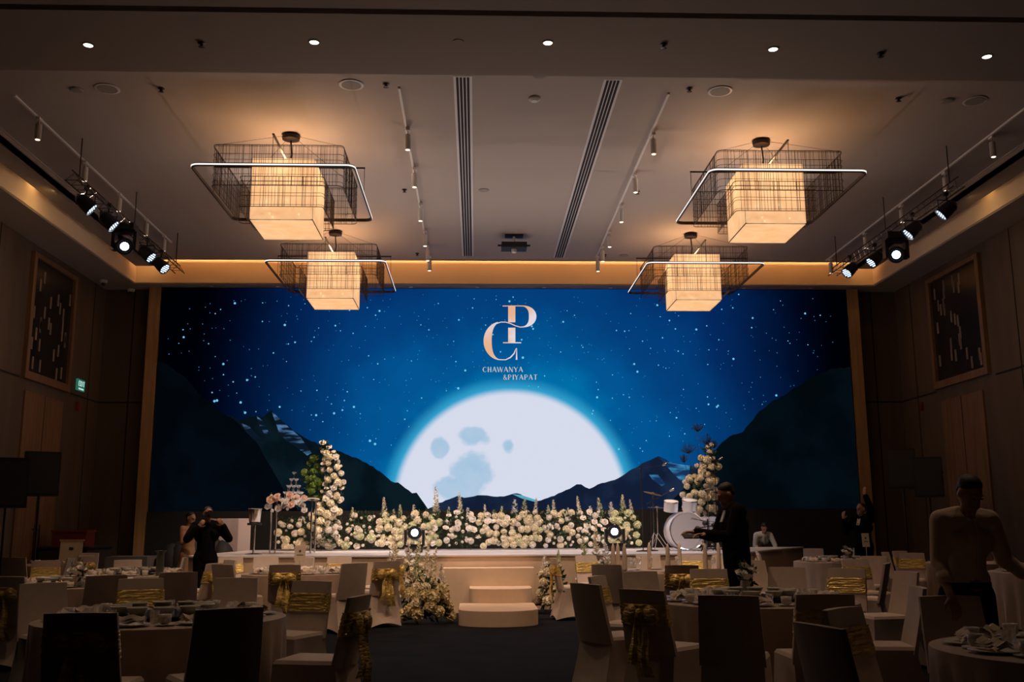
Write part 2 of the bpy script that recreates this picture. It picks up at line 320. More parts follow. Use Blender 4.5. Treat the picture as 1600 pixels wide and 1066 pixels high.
# ---------------------------------------------------------------- LED wall
def scr(x, y, Y=24.28): p = aty(x, y, Y); return (p.x, p.z)
def led_sky():
    m = bpy.data.materials.new('led_night_sky'); m.use_nodes = True; nt = m.node_tree; nt.nodes.clear(); N = nt.nodes.new; L = nt.links.new
    cx, cz = scr(799, 792); r = (scr(799, 611)[1]-cz)
    tc = N('ShaderNodeTexCoord'); sp = N('ShaderNodeSeparateXYZ'); L(tc.outputs['Object'], sp.inputs[0])
    def mth(op, a, b=None):
        n = N('ShaderNodeMath'); n.operation = op
        for i, v in enumerate((a, b)):
            if v is None: continue
            if isinstance(v, (int, float)): n.inputs[i].default_value = v
            else: L(v, n.inputs[i])
        return n.outputs[0]
    dx = mth('SUBTRACT', sp.outputs[0], cx); dz = mth('SUBTRACT', sp.outputs[2], cz)
    d = mth('SQRT', mth('ADD', mth('MULTIPLY', dx, dx), mth('MULTIPLY', dz, dz)))
    n1 = N('ShaderNodeTexNoise'); n1.inputs['Scale'].default_value = .45; n1.inputs['Detail'].default_value = 6; n1.inputs['Roughness'].default_value = .55; L(tc.outputs['Object'], n1.inputs[0])
    dd = mth('ADD', mth('DIVIDE', mth('SUBTRACT', d, r), 8), mth('MULTIPLY', mth('SUBTRACT', n1.outputs['Fac'], .5), .35))
    ramp = N('ShaderNodeValToRGB'); cr = ramp.color_ramp; cr.interpolation = 'EASE'
    for i, (p, c) in enumerate([(0, (0, 112, 170)), (.12, (2, 84, 146)), (.3, (3, 62, 122)), (.52, (4, 44, 102)), (.78, (3, 26, 66)), (1, (2, 12, 32))]):
        e = cr.elements[i] if i < 2 else cr.elements.new(p)
        e.position = p; e.color = srgb(*c)
    L(dd, ramp.inputs[0])
    # the picture fades to black at its left and right ends
    fx = N('ShaderNodeMapRange'); fx.interpolation_type = 'SMOOTHSTEP'; L(mth('ABSOLUTE', mth('SUBTRACT', sp.outputs[0], 1.15)), fx.inputs[0])
    fx.inputs[1].default_value = 3.6; fx.inputs[2].default_value = 8.1; fx.inputs[3].default_value = 1; fx.inputs[4].default_value = .03
    mulc = N('ShaderNodeVectorMath'); mulc.operation = 'SCALE'; L(ramp.outputs[0], mulc.inputs[0]); L(fx.outputs[0], mulc.inputs[3])
    # halo + disc
    hl = N('ShaderNodeMapRange'); hl.interpolation_type = 'SMOOTHSTEP'; L(d, hl.inputs[0]); hl.inputs[1].default_value = r-.04; hl.inputs[2].default_value = r+.42; hl.inputs[3].default_value = .75; hl.inputs[4].default_value = 0
    m1 = N('ShaderNodeMix'); m1.data_type = 'RGBA'; L(hl.outputs[0], m1.inputs[0]); L(mulc.outputs[0], m1.inputs[6]); m1.inputs[7].default_value = srgb(60, 180, 220)
    # maria: blotches on the disc
    acc = None
    n2 = N('ShaderNodeTexNoise'); n2.inputs['Scale'].default_value = 2.2; n2.inputs['Detail'].default_value = 7; L(tc.outputs['Object'], n2.inputs[0])
    for (px, py, rx, ry) in ((688, 697, 15, 16), (740, 682, 24, 14), (736, 738, 30, 30), (715, 762, 34, 18), (795, 698, 9, 12)):
        ax, az = scr(px, py); k = .0157
        e = mth('ADD', mth('POWER', mth('DIVIDE', mth('SUBTRACT', sp.outputs[0], ax), rx*k), 2), mth('POWER', mth('DIVIDE', mth('SUBTRACT', sp.outputs[2], az), ry*k), 2))
        e = mth('ADD', e, mth('MULTIPLY', mth('SUBTRACT', n2.outputs['Fac'], .5), 3.4))
        q = N('ShaderNodeMapRange'); q.interpolation_type = 'SMOOTHSTEP'; L(e, q.inputs[0]); q.inputs[1].default_value = .5; q.inputs[2].default_value = 1.5; q.inputs[3].default_value = 1; q.inputs[4].default_value = 0
        acc = q.outputs[0] if acc is None else mth('MAXIMUM', acc, q.outputs[0])
    mc = N('ShaderNodeMix'); mc.data_type = 'RGBA'; L(mth('MULTIPLY', acc, mth('ADD', .45, mth('MULTIPLY', n2.outputs['Fac'], .6))), mc.inputs[0]); mc.inputs[6].default_value = srgb(214, 219, 236); mc.inputs[7].default_value = srgb(150, 190, 218)
    ds = N('ShaderNodeMapRange'); ds.interpolation_type = 'SMOOTHSTEP'; L(d, ds.inputs[0]); ds.inputs[1].default_value = r-.12; ds.inputs[2].default_value = r+.10; ds.inputs[3].default_value = 1; ds.inputs[4].default_value = 0
    m2 = N('ShaderNodeMix'); m2.data_type = 'RGBA'; L(ds.outputs[0], m2.inputs[0]); L(m1.outputs[2], m2.inputs[6]); L(mc.outputs[2], m2.inputs[7])
    em = N('ShaderNodeEmission'); L(m2.outputs[2], em.inputs[0]); o = N('ShaderNodeOutputMaterial'); L(em.outputs[0], o.inputs[0])
    return m
SX0, SX1, SZ0, SZ1 = -7.76, 9.36, 1.80, 7.27
led = thing('led_wall', 'wide led video wall showing a full moon over mountains behind the stage', 'screen', (0, 0, 0))
MB().bx(SX0, SX1, 24.30, YB-.02, SZ0, SZ1).build('display_panel', led_sky(), led)
MB().bx(SX0-.04, SX1+.04, 24.26, YB-.02, .0, SZ0).build('screen_plinth', M['black'], led)
def flat(poly, Y, name, m, extra=None):
    s = MB(); pts = [scr(x, y, Y) for x, y in poly]
    pts = [(min(max(x, SX0), SX1), min(max(z, SZ0), SZ1)) for x, z in pts]
    n = len(pts); s.add([(x, Y, z) for x, z in pts]+[(x, Y+.002, z) for x, z in pts], [tuple(range(n)), tuple(range(n, 2*n))[::-1]]+[(i, (i+1) % n, n+(i+1) % n, n+i) for i in range(n)])
    return s.build(name, m, led)
def jag(pts, amp=1.6, seed=1):
    rr = random.Random(seed); out = []
    for (a, b), (c, d) in zip(pts, pts[1:]):
        k = max(1, int(abs(c-a)/5)); out += [(a+(c-a)*i/k, b+(d-b)*i/k+(rr.uniform(-amp, amp) if i else 0)) for i in range(k)]
    return out+[pts[-1]]
def gmat(name, c1, c2, scale, stretch=(1, 1, 1), p0=.45, p1=.6):
    m = glow(name, c1, 1); nt = m.node_tree; N = nt.nodes.new; e = [n for n in nt.nodes if n.type == 'EMISSION'][0]
    tc = N('ShaderNodeTexCoord'); mp = N('ShaderNodeMapping'); mp.inputs['Scale'].default_value = stretch; n = N('ShaderNodeTexNoise'); n.inputs['Scale'].default_value = scale; n.inputs['Detail'].default_value = 7
    mp.inputs['Rotation'].default_value = (0, R(35), 0)
    r = N('ShaderNodeValToRGB'); r.color_ramp.elements[0].color = c1; r.color_ramp.elements[1].color = c2; r.color_ramp.elements[0].position = p0; r.color_ramp.elements[1].position = p1
    for a, b in ((tc.outputs['Object'], mp.inputs[0]), (mp.outputs[0], n.inputs[0]), (n.outputs['Fac'], r.inputs[0]), (r.outputs[0], e.inputs[0])): nt.links.new(a, b)
    return m
far_ridge = jag([(660, 800), (671, 794), (696, 782), (715, 775), (725, 778), (751, 774), (787, 776), (808, 771), (824, 778), (840, 783), (866, 775), (890, 764), (901, 757), (908, 757), (921, 764), (940, 755), (965, 748), (983, 736), (1008, 722), (1029, 713), (1051, 723), (1080, 728), (1120, 740)], 1, 2)
flat(far_ridge+[(1120, 803), (660, 803)], 24.296, 'mountain_picture', gmat('navy_mountain', srgb(18, 29, 52), srgb(26, 40, 66), 1.2))
left_peak = jag([(330, 640), (373, 656), (401, 649), (410, 652), (424, 641), (444, 661), (465, 677), (487, 690), (533, 706), (562, 718), (583, 729), (611, 752), (622, 754), (644, 771), (651, 770), (669, 796)], 1.3, 3)
flat(left_peak+[(674, 803), (330, 803)], 24.294, 'mountain_picture', gmat('slate_mountain', srgb(6, 17, 24), srgb(12, 27, 34), .9))
left_dark = jag([(228, 560), (262, 570), (290, 590), (312, 618), (340, 640), (366, 656), (400, 690), (440, 760), (470, 803)], 1.4, 4)
flat(left_dark+[(228, 803)], 24.292, 'mountain_picture', gmat('black_mountain', srgb(2, 6, 11), srgb(4, 10, 17), .6))
right_dark = jag([(1040, 803), (1052, 780), (1082, 748), (1101, 722), (1122, 698), (1140, 682), (1161, 675), (1176, 657), (1186, 643), (1204, 629), (1225, 618), (1247, 604), (1265, 590), (1297, 577), (1329, 573), (1345, 571)], 1.6, 5)
flat(right_dark+[(1345, 803)], 24.292, 'mountain_picture', gmat('dark_green_mountain', srgb(2, 8, 12), srgb(3, 14, 20), .5))
snow = gmat('snow_streaks', srgb(10, 24, 38), srgb(84, 122, 168), 2.6, (.6, 1, 3), .5, .66)
flat([(424, 642), (446, 663), (470, 684), (487, 708), (480, 712), (462, 698), (448, 690), (436, 676)], 24.290, 'snow_picture', snow)
flat([(401, 650), (411, 658), (424, 684), (415, 682), (405, 664)], 24.290, 'snow_picture', snow)
flat([(377, 661), (390, 667), (408, 686), (398, 687), (385, 676)], 24.290, 'snow_picture', snow)
snow2 = gmat('blue_snow_streaks', srgb(22, 48, 88), srgb(60, 140, 190), 2.4, (.6, 1, 3), .48, .66)
flat([(1029, 714), (1052, 724), (1078, 728), (1076, 760), (1064, 752), (1050, 738)], 24.290, 'snow_picture', snow2)
flat([(1014, 742), (1028, 742), (1040, 756), (1034, 760), (1020, 750)], 24.290, 'snow_picture', snow2)
flat([(800, 772), (815, 774), (840, 782), (838, 785), (815, 779)], 24.290, 'snow_picture', glow('cyan_snow', srgb(90, 170, 190), 1))
# stars
rr = random.Random(11)
def ridge(x):
    for pl in (left_dark, left_peak, far_ridge, right_dark):
        pass
    y = 800
    for pl in (left_dark, left_peak, far_ridge, right_dark):
        for (a, b), (c, d) in zip(pl, pl[1:]):
            if a <= x <= c and c > a: y = min(y, b+(d-b)*(x-a)/(c-a))
    return y
big = [(437, 636), (796, 471), (817, 559), (1027, 477), (1088, 515), (996, 581), (967, 702), (933, 621), (1213, 618), (716, 607), (815, 531), (831, 510), (461, 535), (445, 508), (367, 474), (524, 509), (578, 689), (586, 694), (553, 636), (522, 646), (535, 641), (717, 500), (287, 527), (1057, 653), (1176, 497), (880, 503), (1046, 501), (1258, 490), (593, 486), (383, 645), (386, 594), (494, 649), (727, 579), (1146, 561), (991, 569), (833, 514), (339, 626), (335, 627), (376, 629), (349, 569), (1120, 636), (1122, 634), (1107, 632)]
for bright, name in ((1, 'stars'), (0, 'faint_stars')):
    s = MB()
    pts = [(x, y, rr.uniform(1.4, 2.1)) for x, y in big] if bright else []
    while len(pts) < (170 if bright else 420):
        x, y = rr.uniform(262, 1315), rr.uniform(460, 745)
        if rr.random() > (1-abs(x-790)/620)**.35 or y > ridge(x)-4 or ((x-799)**2+(y-792)**2) < 190**2: continue
        pts.append((x, y, rr.uniform(.7, 1.25) if bright else rr.uniform(.5, .9)))
    for x, y, q in pts:
        a, b = scr(x, y, 24.29); q *= .0157
        s.add([(a+q*cos(pi*k/3), 24.289, b+q*sin(pi*k/3)) for k in range(6)]+[(a+q*cos(pi*k/3), 24.291, b+q*sin(pi*k/3)) for k in range(6)],
              [tuple(range(6)), tuple(range(6, 12))[::-1]]+[(k, (k+1) % 6, 6+(k+1) % 6, 6+k) for k in range(6)])
    s.build(name, glow(name, srgb(110, 200, 235) if bright else srgb(50, 130, 185), 1), led)
# monogram and names, drawn in flat strokes
def stroke_poly(s, ctr, wid, Y):
    """ribbon along centre points (pixels) with per-point width"""
    L_, R_ = [], []
    for i, (x, y) in enumerate(ctr):
        a = ctr[max(0, i-1)]; b = ctr[min(len(ctr)-1, i+1)]; dx, dy = b[0]-a[0], b[1]-a[1]; l = math.hypot(dx, dy) or 1
        nx, ny = -dy/l, dx/l; h = wid[i]/2 if isinstance(wid, list) else wid/2
        L_.append(scr(x+nx*h, y+ny*h, Y)); R_.append(scr(x-nx*h, y-ny*h, Y))
    n = len(ctr); vs = [(p[0], Y, p[1]) for p in L_]+[(p[0], Y, p[1]) for p in R_]; vs += [(a, Y+.002, c) for a, _, c in vs]
    fs = []
    for i in range(n-1): fs += [(i, i+1, n+i+1, n+i), (2*n+i, 3*n+i, 3*n+i+1, 2*n+i+1)]
    s.add(vs, fs)
def arc(cx, cy, rx, ry, a0, a1, n=28): return [(cx+rx*cos(R(a0+(a1-a0)*i/n)), cy-ry*sin(R(a0+(a1-a0)*i/n))) for i in range(n+1)]
s = MB(); Y = 24.286
# coords of the 200 px crop, scale 5.33
q = lambda x, y: (700+x/5.33, 440+y/5.33)
stroke_poly(s, [q(531, 205), q(531, 340)], 60/5.33, Y); stroke_poly(s, [q(531, 385), q(531, 508)], 60/5.33, Y)
stroke_poly(s, [q(455, 204), q(600, 203)], 1.3, Y); stroke_poly(s, [q(458, 510), q(610, 510)], 1.6, Y)
b = [q(590, 203)] + [q(615+90*cos(R(a)), 291-88*sin(R(a))) for a in range(80, -85, -8)] + [q(600, 380), q(560, 368), q(520, 350), q(480, 338), q(440, 338), q(400, 352)]
wb = [1.3] + [1.3+10.5*max(0, cos(R(a)))**2 for a in range(80, -85, -8)] + [1.4]*6
stroke_poly(s, b, wb, Y)
c_ = [q(440-110*cos(R(a)), 495-157*sin(R(a))) for a in range(78, -84, -7)] + [q(480, 652), q(520, 632), q(550, 600), q(568, 555)]
wc = [1.3+11.5*max(0, cos(R(a)))**2 for a in range(78, -84, -7)] + [1.4, 2, 2, .8]
stroke_poly(s, c_, wc, Y); stroke_poly(s, [q(572, 556), q(571, 652)], [.8, 2.6], Y)
mono = gmat('rose_gold_lettering', srgb(232, 178, 142), srgb(226, 216, 222), 1.3, p0=.42, p1=.6)
s.build('monogram', mono, led)
GL = {  # strokes: (points, width) in a unit cell 0..1 wide, 0..1 high from the top
 'C': [([(.9, .2), (.6, .0), (.25, .15), (.12, .5), (.25, .85), (.6, 1), (.9, .8)], [.05, .07, .16, .24, .16, .07, .05])],
 'H': [([(.2, 0), (.2, 1)], .22), ([(.8, 0), (.8, 1)], .22), ([(.2, .5), (.8, .5)], .07)],
 'A': [([(.05, 1), (.48, 0)], .08), ([(.45, 0), (.9, 1)], .22), ([(.22, .65), (.72, .65)], .07)],
 'W': [([(0, 0), (.27, 1)], .2), ([(.27, 1), (.5, .1)], .07), ([(.48, 0), (.75, 1)], .2), ([(.75, 1), (1, 0)], .07)],
 'N': [([(.12, 1), (.12, 0)], .08), ([(.12, 0), (.85, 1)], .2), ([(.85, 1), (.85, 0)], .08)],
 'Y': [([(.05, 0), (.5, .5)], .2), ([(.5, .5), (.92, 0)], .08), ([(.5, .5), (.5, 1)], .2)],
 'P': [([(.22, 0), (.22, 1)], .22), ([(.22, .03), (.65, .03), (.85, .27), (.65, .52), (.22, .52)], [.07, .08, .2, .08, .07])],
 'I': [([(.5, 0), (.5, 1)], .24)],
 'T': [([(.5, 0), (.5, 1)], .22), ([(.05, .03), (.95, .03)], .08)],
 '&': [([(.95, 1), (.3, .35), (.25, .1), (.5, 0), (.65, .18), (.2, .6), (.15, .85), (.4, 1), (.75, .85), (.9, .5)], [.16, .16, .1, .07, .1, .14, .14, .08, .07, .05])],
 'E': [([(.2, 0), (.2, 1)], .2), ([(.2, .06), (.85, .06)], .13), ([(.2, .5), (.7, .5)], .13), ([(.2, .94), (.85, .94)], .13)],
 'X': [([(.1, 0), (.9, 1)], .2), ([(.9, 0), (.1, 1)], .2)],
}
def word(s, txt, x, y, h, adv, Y):
    for ch in txt:
        wch = adv*{'W': 1.35, 'I': .5, 'A': 1.05, '&': 1.0}.get(ch, 1)
        for pts, wd in GL[ch]:
            w_ = [v*h*.85 for v in wd] if isinstance(wd, list) else wd*h*.85
            stroke_poly(s, [(x+a*wch*.88, y+b*h) for a, b in pts], w_, Y)
        x += wch
s = MB(); word(s, 'CHAWANYA', 754, 573.5, 8, 7.55, Y); word(s, '&PIYAPAT', 786, 585.5, 8, 7.2, Y)
s.build('lettering', glow('lettering', srgb(205, 205, 200), .9), led)
# ---------------------------------------------------------------- stage and steps
st = thing('stage', 'long low white stage with beige skirt in front of the video wall', 'stage')
poly = [(-4.95, 22.7), (-5.05, 18.1), (-4.6, 17.6), (4.3, 17.6), (5.4, 19.3), (7.3, 22.55), (7.3, 22.7)]
MB().prism(poly, 0, .90).build('stage_skirt', M['stageface'], st)
c0 = Vector((.8, 21)); MB().prism([(c0.x+(x-c0.x)*1.006, y if y > 22.6 else y-.03) for x, y in poly], .90, .925).build('stage_deck', M['stagetop'], st)
def roundfront(cx, hw, yf, yb, z0, z1, sag):
    n = 20; return [(cx+hw*cos(R(a)), yf+sag - sag*sin(R(a))) for a in [180-180*i/n for i in range(n+1)]][::1]+[(cx+hw, yb), (cx-hw, yb)]
t = thing('stage_steps', 'set of three beige curved steps leading up to the stage centre', 'steps')
for cx, hw, yf, yb, z0, z1, sag in ((.33, .58, 14.55, 16.2, 0, .215, .45), (.40, .50, 16.1, 17.05, .0, .43, .3)):
    MB().prism(roundfront(cx, hw, yf, yb, z0, z1, sag)[::-1], z0, z1).build('step', M['stageface'], t)
MB().bx(-.55, .98, 17.0, 17.57, 0, .72).build('step', M['stageface'], t)
# ---------------------------------------------------------------- chandeliers
def rrect(hx, hy, rad, z, n=5):
    out = []
    for cx, cy, a0 in ((hx-rad, hy-rad, 0), (-hx+rad, hy-rad, 90), (-hx+rad, -hy+rad, 180), (hx-rad, -hy+rad, 270)):
        out += [(cx+rad*cos(R(a0+90*i/n)), cy+rad*sin(R(a0+90*i/n)), z) for i in range(n+1)]
    return out
def cage(hx, hy, z0, z1, nv, nh, seed, rad=.08):
    s = MB(); rg = random.Random(seed)
    hs = sorted([z0, z1]+[z0+(z1-z0)*min(.97, max(.03, (i+.5)/nh+rg.uniform(-.06, .06))) for i in range(nh)])
    for z in hs: s.tube(rrect(hx, hy, rad, z, 3), .0065 if z in (z0, z1) else .0038, 4, closed=True)
    for side in range(4):
        L_ = (hx if side % 2 == 0 else hy)-rad
        x = -L_
        while x < L_:
            x += rg.choice((.018, .03, .05, .05, .09))*1.0
            if x > L_: break
            p = {0: (x, -hy), 1: (hx, x), 2: (x, hy), 3: (-hx, x)}[side]
            th = .005 if rg.random() < .15 else .0033
            s.tube([(*p, z0), (*p, z1)], th, 4)
    for z in (z0, z1):
        pass
    return s
def chandelier(loc, label):
    t = thing('chandelier', label, 'chandelier', loc, 0, 'square cage chandeliers under the raised ceiling')
    d = ZC - 7.787
    MB().lathe([(.02, 0), (.13, -.01), (.15, -.04), (.14, -.09), (.05, -.11)], n=20).build('canopy', M['darkmetal'], t, True)
    MB().tube([(0, 0, -.1), (.02, 0, -.35), (-.03, 0, -.65)], .014, 6).build('cable', M['black'], t)
    s = MB()
    for a, b in ((-.95, -.95), (.95, -.95), (.95, .95), (-.95, .95)): s.tube([(a*.08, b*.08, -.05), (a, b, -.57)], .003, 4)
    s.build('suspension_wire', M['darkmetal'], t)
    zb, zt = 6.15-ZC, 7.16-ZC; hx, hy = .49, .55
    s = MB(); e = .004
    for x in (-hx, hx): s.bx(x-e, x+e, -hy, hy, zb, zt)
    for y in (-hy, hy): s.bx(-hx, hx, y-e, y+e, zb, zt)
    s.bx(-hx, hx, -hy, hy, zb-e, zb+e)
    s.build('lamp_shade', M['shade'], t)
    s = MB()
    s.tube([(-hx, -hy, zb), (hx, -hy, zb), (hx, hy, zb), (-hx, hy, zb)], .009, 4, closed=True)
    for x in (-hx, hx):
        for y in (-hy, hy): s.tube([(x, y, zb), (x, y, zt)], .005, 4)
    s.tube([(-hx, -hy, zt), (hx, -hy, zt), (hx, hy, zt), (-hx, hy, zt)], .005, 4, closed=True)
    s.build('shade_frame', M['darkmetal'], t)
    rg = random.Random(3)
    for i in range(9):
        x = rg.uniform(-.38, .38); z = zb+.12+(i % 4)*.2+rg.uniform(-.05, .05); y = -hy+.05+rg.uniform(0, .06)
        MB().ell((x, y, z), (.016, .016, .02), 8).build('bulb', M['bulb'], t, True)
    cage(1.0, .98, 6.56-ZC, 7.215-ZC, 40, 6, 5).build('outer_cage', M['darkmetal'], t)
    cage(.66, .64, 6.335-ZC, 6.83-ZC, 30, 5, 8, .06).build('inner_cage', M['darkmetal'], t)
    zr = 6.75-ZC
    ring = rrect(1.23, 1.37, .13, zr, 6)
    s = MB(); n = len(ring); vs = []
    for k, (x, y, z) in enumerate(ring):
        l = math.hypot(x, y); nx = x/l; ny = y/l
        for o_, dz in ((0, -.026), (0, .026), (-.03, .026), (-.03, -.026)): vs.append((x+nx*o_, y+ny*o_, z+dz))
    fs = [(k*4+j, k*4+(j+1) % 4, ((k+1) % n)*4+(j+1) % 4, ((k+1) % n)*4+j) for k in range(n) for j in range(4)]
    s.add(vs, fs); r_ = s.build('led_ring', M['darkmetal'], t)
    s = MB(); vs = []
    for k, (x, y, z) in enumerate(ring):
        l = math.hypot(x, y); nx = x/l; ny = y/l
        for o_, dz in ((.001, -.011), (.001, .012), (.006, .012), (.006, -.011)): vs.append((x+nx*o_, y+ny*o_, z+dz))
    s.add(vs, fs); s.build('led_strip', M['led'], r_)
    zbar = 7.215-ZC
    s = MB(); s.box((0, 0, zbar), (2.46, .03, .02)); s.build('support_bar', M['darkmetal'], t)
    s = MB(); s.box((0, 0, zbar+.02), (.03, 2.74, .02)); s.build('support_bar', M['darkmetal'], t)
    for p in ((1.22, 0), (-1.22, 0), (0, 1.36), (0, -1.36)): MB().tube([(*p, zbar), (*p, zr)], .005, 4).build('hanging_rod', M['darkmetal'], t)
    return t
ch = chandelier((-3.06, 15.66, ZC), 'square wire cage chandelier nearest the camera on the left of the ceiling')
dup(ch, (4.80, 15.72, ZC), 0, 'square wire cage chandelier nearest the camera on the right of the ceiling', ch['group'])
dup(ch, (-3.08, 21.1, ZC), 0, 'square wire cage chandelier on the left of the ceiling close to the video wall', ch['group'])
dup(ch, (4.76, 21.15, ZC), 0, 'square wire cage chandelier on the right of the ceiling close to the video wall', ch['group'])
# ---------------------------------------------------------------- ceiling fittings
def diffuser(x0, x1, y0, y1, label):
    t = thing('linear_air_diffuser', label, 'air diffuser', ((x0+x1)/2, (y0+y1)/2, ZC), 0, 'linear air diffusers in the ceiling')
    w_ = (x1-x0)/2; l = (y1-y0)/2
    MB().bx(-w_-.03, w_+.03, -l-.03, l+.03, -.006, 0).build('diffuser_frame', M['plaster'], t)
    for k in range(4):
        x = -w_+(k+.5)*2*w_/4; MB().bx(x-.018, x+.018, -l, l, -.012, -.004).build('slot', M['groove'], t)
diffuser(-.305, -.095, 13.45, 23.05, 'long slotted air diffuser left of the ceiling centre line')
diffuser(1.885, 2.095, 13.5, 23.15, 'long slotted air diffuser right of the ceiling centre line')
def track(x, ya, yb, ys, label, place, lit=True):
    t = thing('track_rail', label, 'track', (x, 0, ZC), 0, 'ceiling lighting tracks')
    MB().bx(-.018, .018, ya, yb, -.03, 0).build('rail', M['plaster'], t)
    for i, y in enumerate(ys):
        s = thing('track_spotlight', 'white cylinder spotlight %s, %s' % (['first from the camera', 'second from the camera', 'third from the camera', 'fourth from the camera', 'fifth from the camera', 'sixth from the camera'][i], place), 'spotlight', (x+.03, y, ZC-.03), 0, 'track spotlights')
        MB().bx(-.03, .03, -.06, .06, -.04, 0).tube([(0, 0, -.03), (0, 0, -.12)], .012).build('track_adapter', M['plaster'], s)
        b = MB().lathe([(.045, -.36), (.05, -.355), (.05, -.11), (.04, -.1)], n=14).build('lamp_body', M['plaster'], s, False)
        MB().lathe([(.034, -.364), (.034, -.36)], n=14).build('lens', M['spotlens'], b)
track(-1.14, 13.8, 23.0, [15.3, 17.1, 19.1, 20.9, 22.1, 23.0][:6], 'white lighting track along the left half of the ceiling', 'on the track left of centre')
track(2.88, 13.9, 23.1, [15.4, 17.3, 19.1, 20.9, 22.1, 23.0], 'white lighting track along the right half of the ceiling', 'on the track right of centre')
track(-6.90, 14.2, 22.0, [15.0, 16.9, 18.6, 20.2, 21.4], 'white lighting track beside the left cove', 'on the track beside the left cove')
track(8.56, 14.2, 23.3, [15.4, 17.1, 19.0, 20.9, 23.1], 'white lighting track beside the right cove', 'on the track beside the right cove')
for x, y, r_, lab in ((549, 132, .16, 'large round ceiling speaker left of the left track'), (168, 138, .16, 'large round ceiling speaker at far left of the ceiling'), (1125, 142, .16, 'large round ceiling speaker right of the right track'), (1523, 157, .16, 'large round ceiling speaker at far right of the ceiling')):
    t = thing('ceiling_speaker', lab, 'ceiling speaker', atz(x, y, ZC), 0, 'round ceiling speakers')
    MB().lathe([(r_, 0), (r_+.02, -.012), (r_-.01, -.016)], n=28).build('rim', M['plaster'], t); MB().lathe([(r_-.015, -.014), (r_-.015, -.02)], n=28).build('grille', M['grille'], t)
for x, y, lab in ((120, 140, 'small round ceiling disc at far left beside the large speaker'), (843, 117, 'small round ceiling disc near the middle of the ceiling front'), (1480, 157, 'small round ceiling disc at far right beside the large speaker'), (756, 297, 'small round ceiling disc between the two diffusers'), (975, 399, 'small round ceiling disc by the right track end')):
    tag(MB().lathe([(.10, 0), (.105, -.01), (.08, -.02)], n=24).build('ceiling_disc', M['grille'], loc=atz(x, y, ZC)), lab, 'ceiling disc', 'small ceiling discs')
t = MB().lathe([(.09, 0), (.09, -.03), (.05, -.06)], n=20).build('smoke_detector', M['plaster'], loc=atz(835, 153, ZC)); tag(t, 'white smoke detector between the diffusers near the camera', 'smoke detector')
for x, y, z, lab in ((252, 138, ZC, 'beside the large speaker at upper left'), (603, 131, ZC, 'just left of the left track'), (1077, 138, ZC, 'just right of the right track'), (1404, 153, ZC, 'on the right part of the ceiling'), (632, 296, ZC, 'left of the left track halfway back'), (996, 299, ZC, 'right of the right track halfway back'), (652, 396, ZC, 'by the far end of the left track'), (945, 398, ZC, 'by the far end of the right track'), (315, 67, ZS, 'between the two leftmost downlights'), (1037, 69, ZS, 'right of the middle downlight'), (1376, 83, ZS, 'between the two rightmost downlights')):
    tag(MB().lathe([(.045, 0), (.05, -.01), (.02, -.02), (.02, -.05), (.04, -.055), (.01, -.06)], n=12).build('sprinkler', M['darkmetal'], loc=atz(x, y, z)), 'dark fire sprinkler head '+lab, 'sprinkler', 'ceiling sprinklers')
tag(MB().lathe([(.07, 0), (.07, -.008), (.055, -.01)], n=20).build('ceiling_sensor', M['soffit'], loc=atz(716, 65, ZS)), 'small ring sensor on the dim front ceiling', 'sensor')
for i, (x, y) in enumerate(((138, 70), (491, 65.5), (856, 66.5), (1208, 76.5), (1542, 88))):
    t = thing('recessed_downlight', 'lit round downlight, %s on the front ceiling' % ['leftmost', 'second from left', 'the middle one', 'second from right', 'rightmost'][i], 'downlight', atz(x, y, ZS), 0, 'recessed downlights in the front ceiling')
    MB().lathe([(.055, -.002), (.075, -.002), (.075, -.01), (.058, -.012)], n=22, close=False).build('rim', M['soffit'], t); MB().lathe([(.056, -.006), (.056, -.003)], n=22).build('lens', M['down'], t)
for i in range(10):
    x = 330+i*104; p = aty(x, 449, 24.2); p.z = ZS
    t = thing('small_downlight', 'small unlit downlight in the soffit edge above the video wall, number %d of the row' % (i+1), 'downlight', p, 0, 'small downlights above the video wall')
    t['label'] = 'small dim downlight above the video wall, %s from the left' % ['first', 'second', 'third', 'fourth', 'fifth', 'sixth', 'seventh', 'eighth', 'ninth', 'tenth'][i]
    MB().lathe([(.03, -.003), (.05, -.003), (.05, -.008), (.03, -.01)], n=14).build('rim', M['plaster'], t)
# projector-like fitting hanging at the ceiling centre
t = thing('ceiling_projector', 'small black projector hanging from the ceiling centre near the video wall', 'projector', atz(803, 368, ZC))
MB().bx(-.2, .2, -.12, .12, -.03, 0).build('mount_plate', M['black'], t); MB().tube([(0, 0, 0), (0, 0, -.2)], .025).build('mount_pole', M['white'], t)
MB().bx(-.28, .28, -.2, .2, -.32, -.2).bx(-.36, .36, -.03, .03, -.25, -.22).build('projector_body', M['black'], t); MB().lathe([(.05, -.40), (.06, -.38), (.06, -.31)], n=14).build('lens', M['white'], t)
# security domes on the side soffit
for x, y, lab in ((205, 452, 'white camera box under the soffit at the back left corner'), (162, 438, 'white dome camera under the left soffit')):
    t = thing('security_camera', lab, 'camera', atz(x, y, ZS)); MB().lathe([(.09, 0), (.09, -.05), (.07, -.07)], n=16).build('housing', M['plaster'], t); MB().ell((0, 0, -.09), .055, 12).build('dome', M['blackgloss'], t, True)
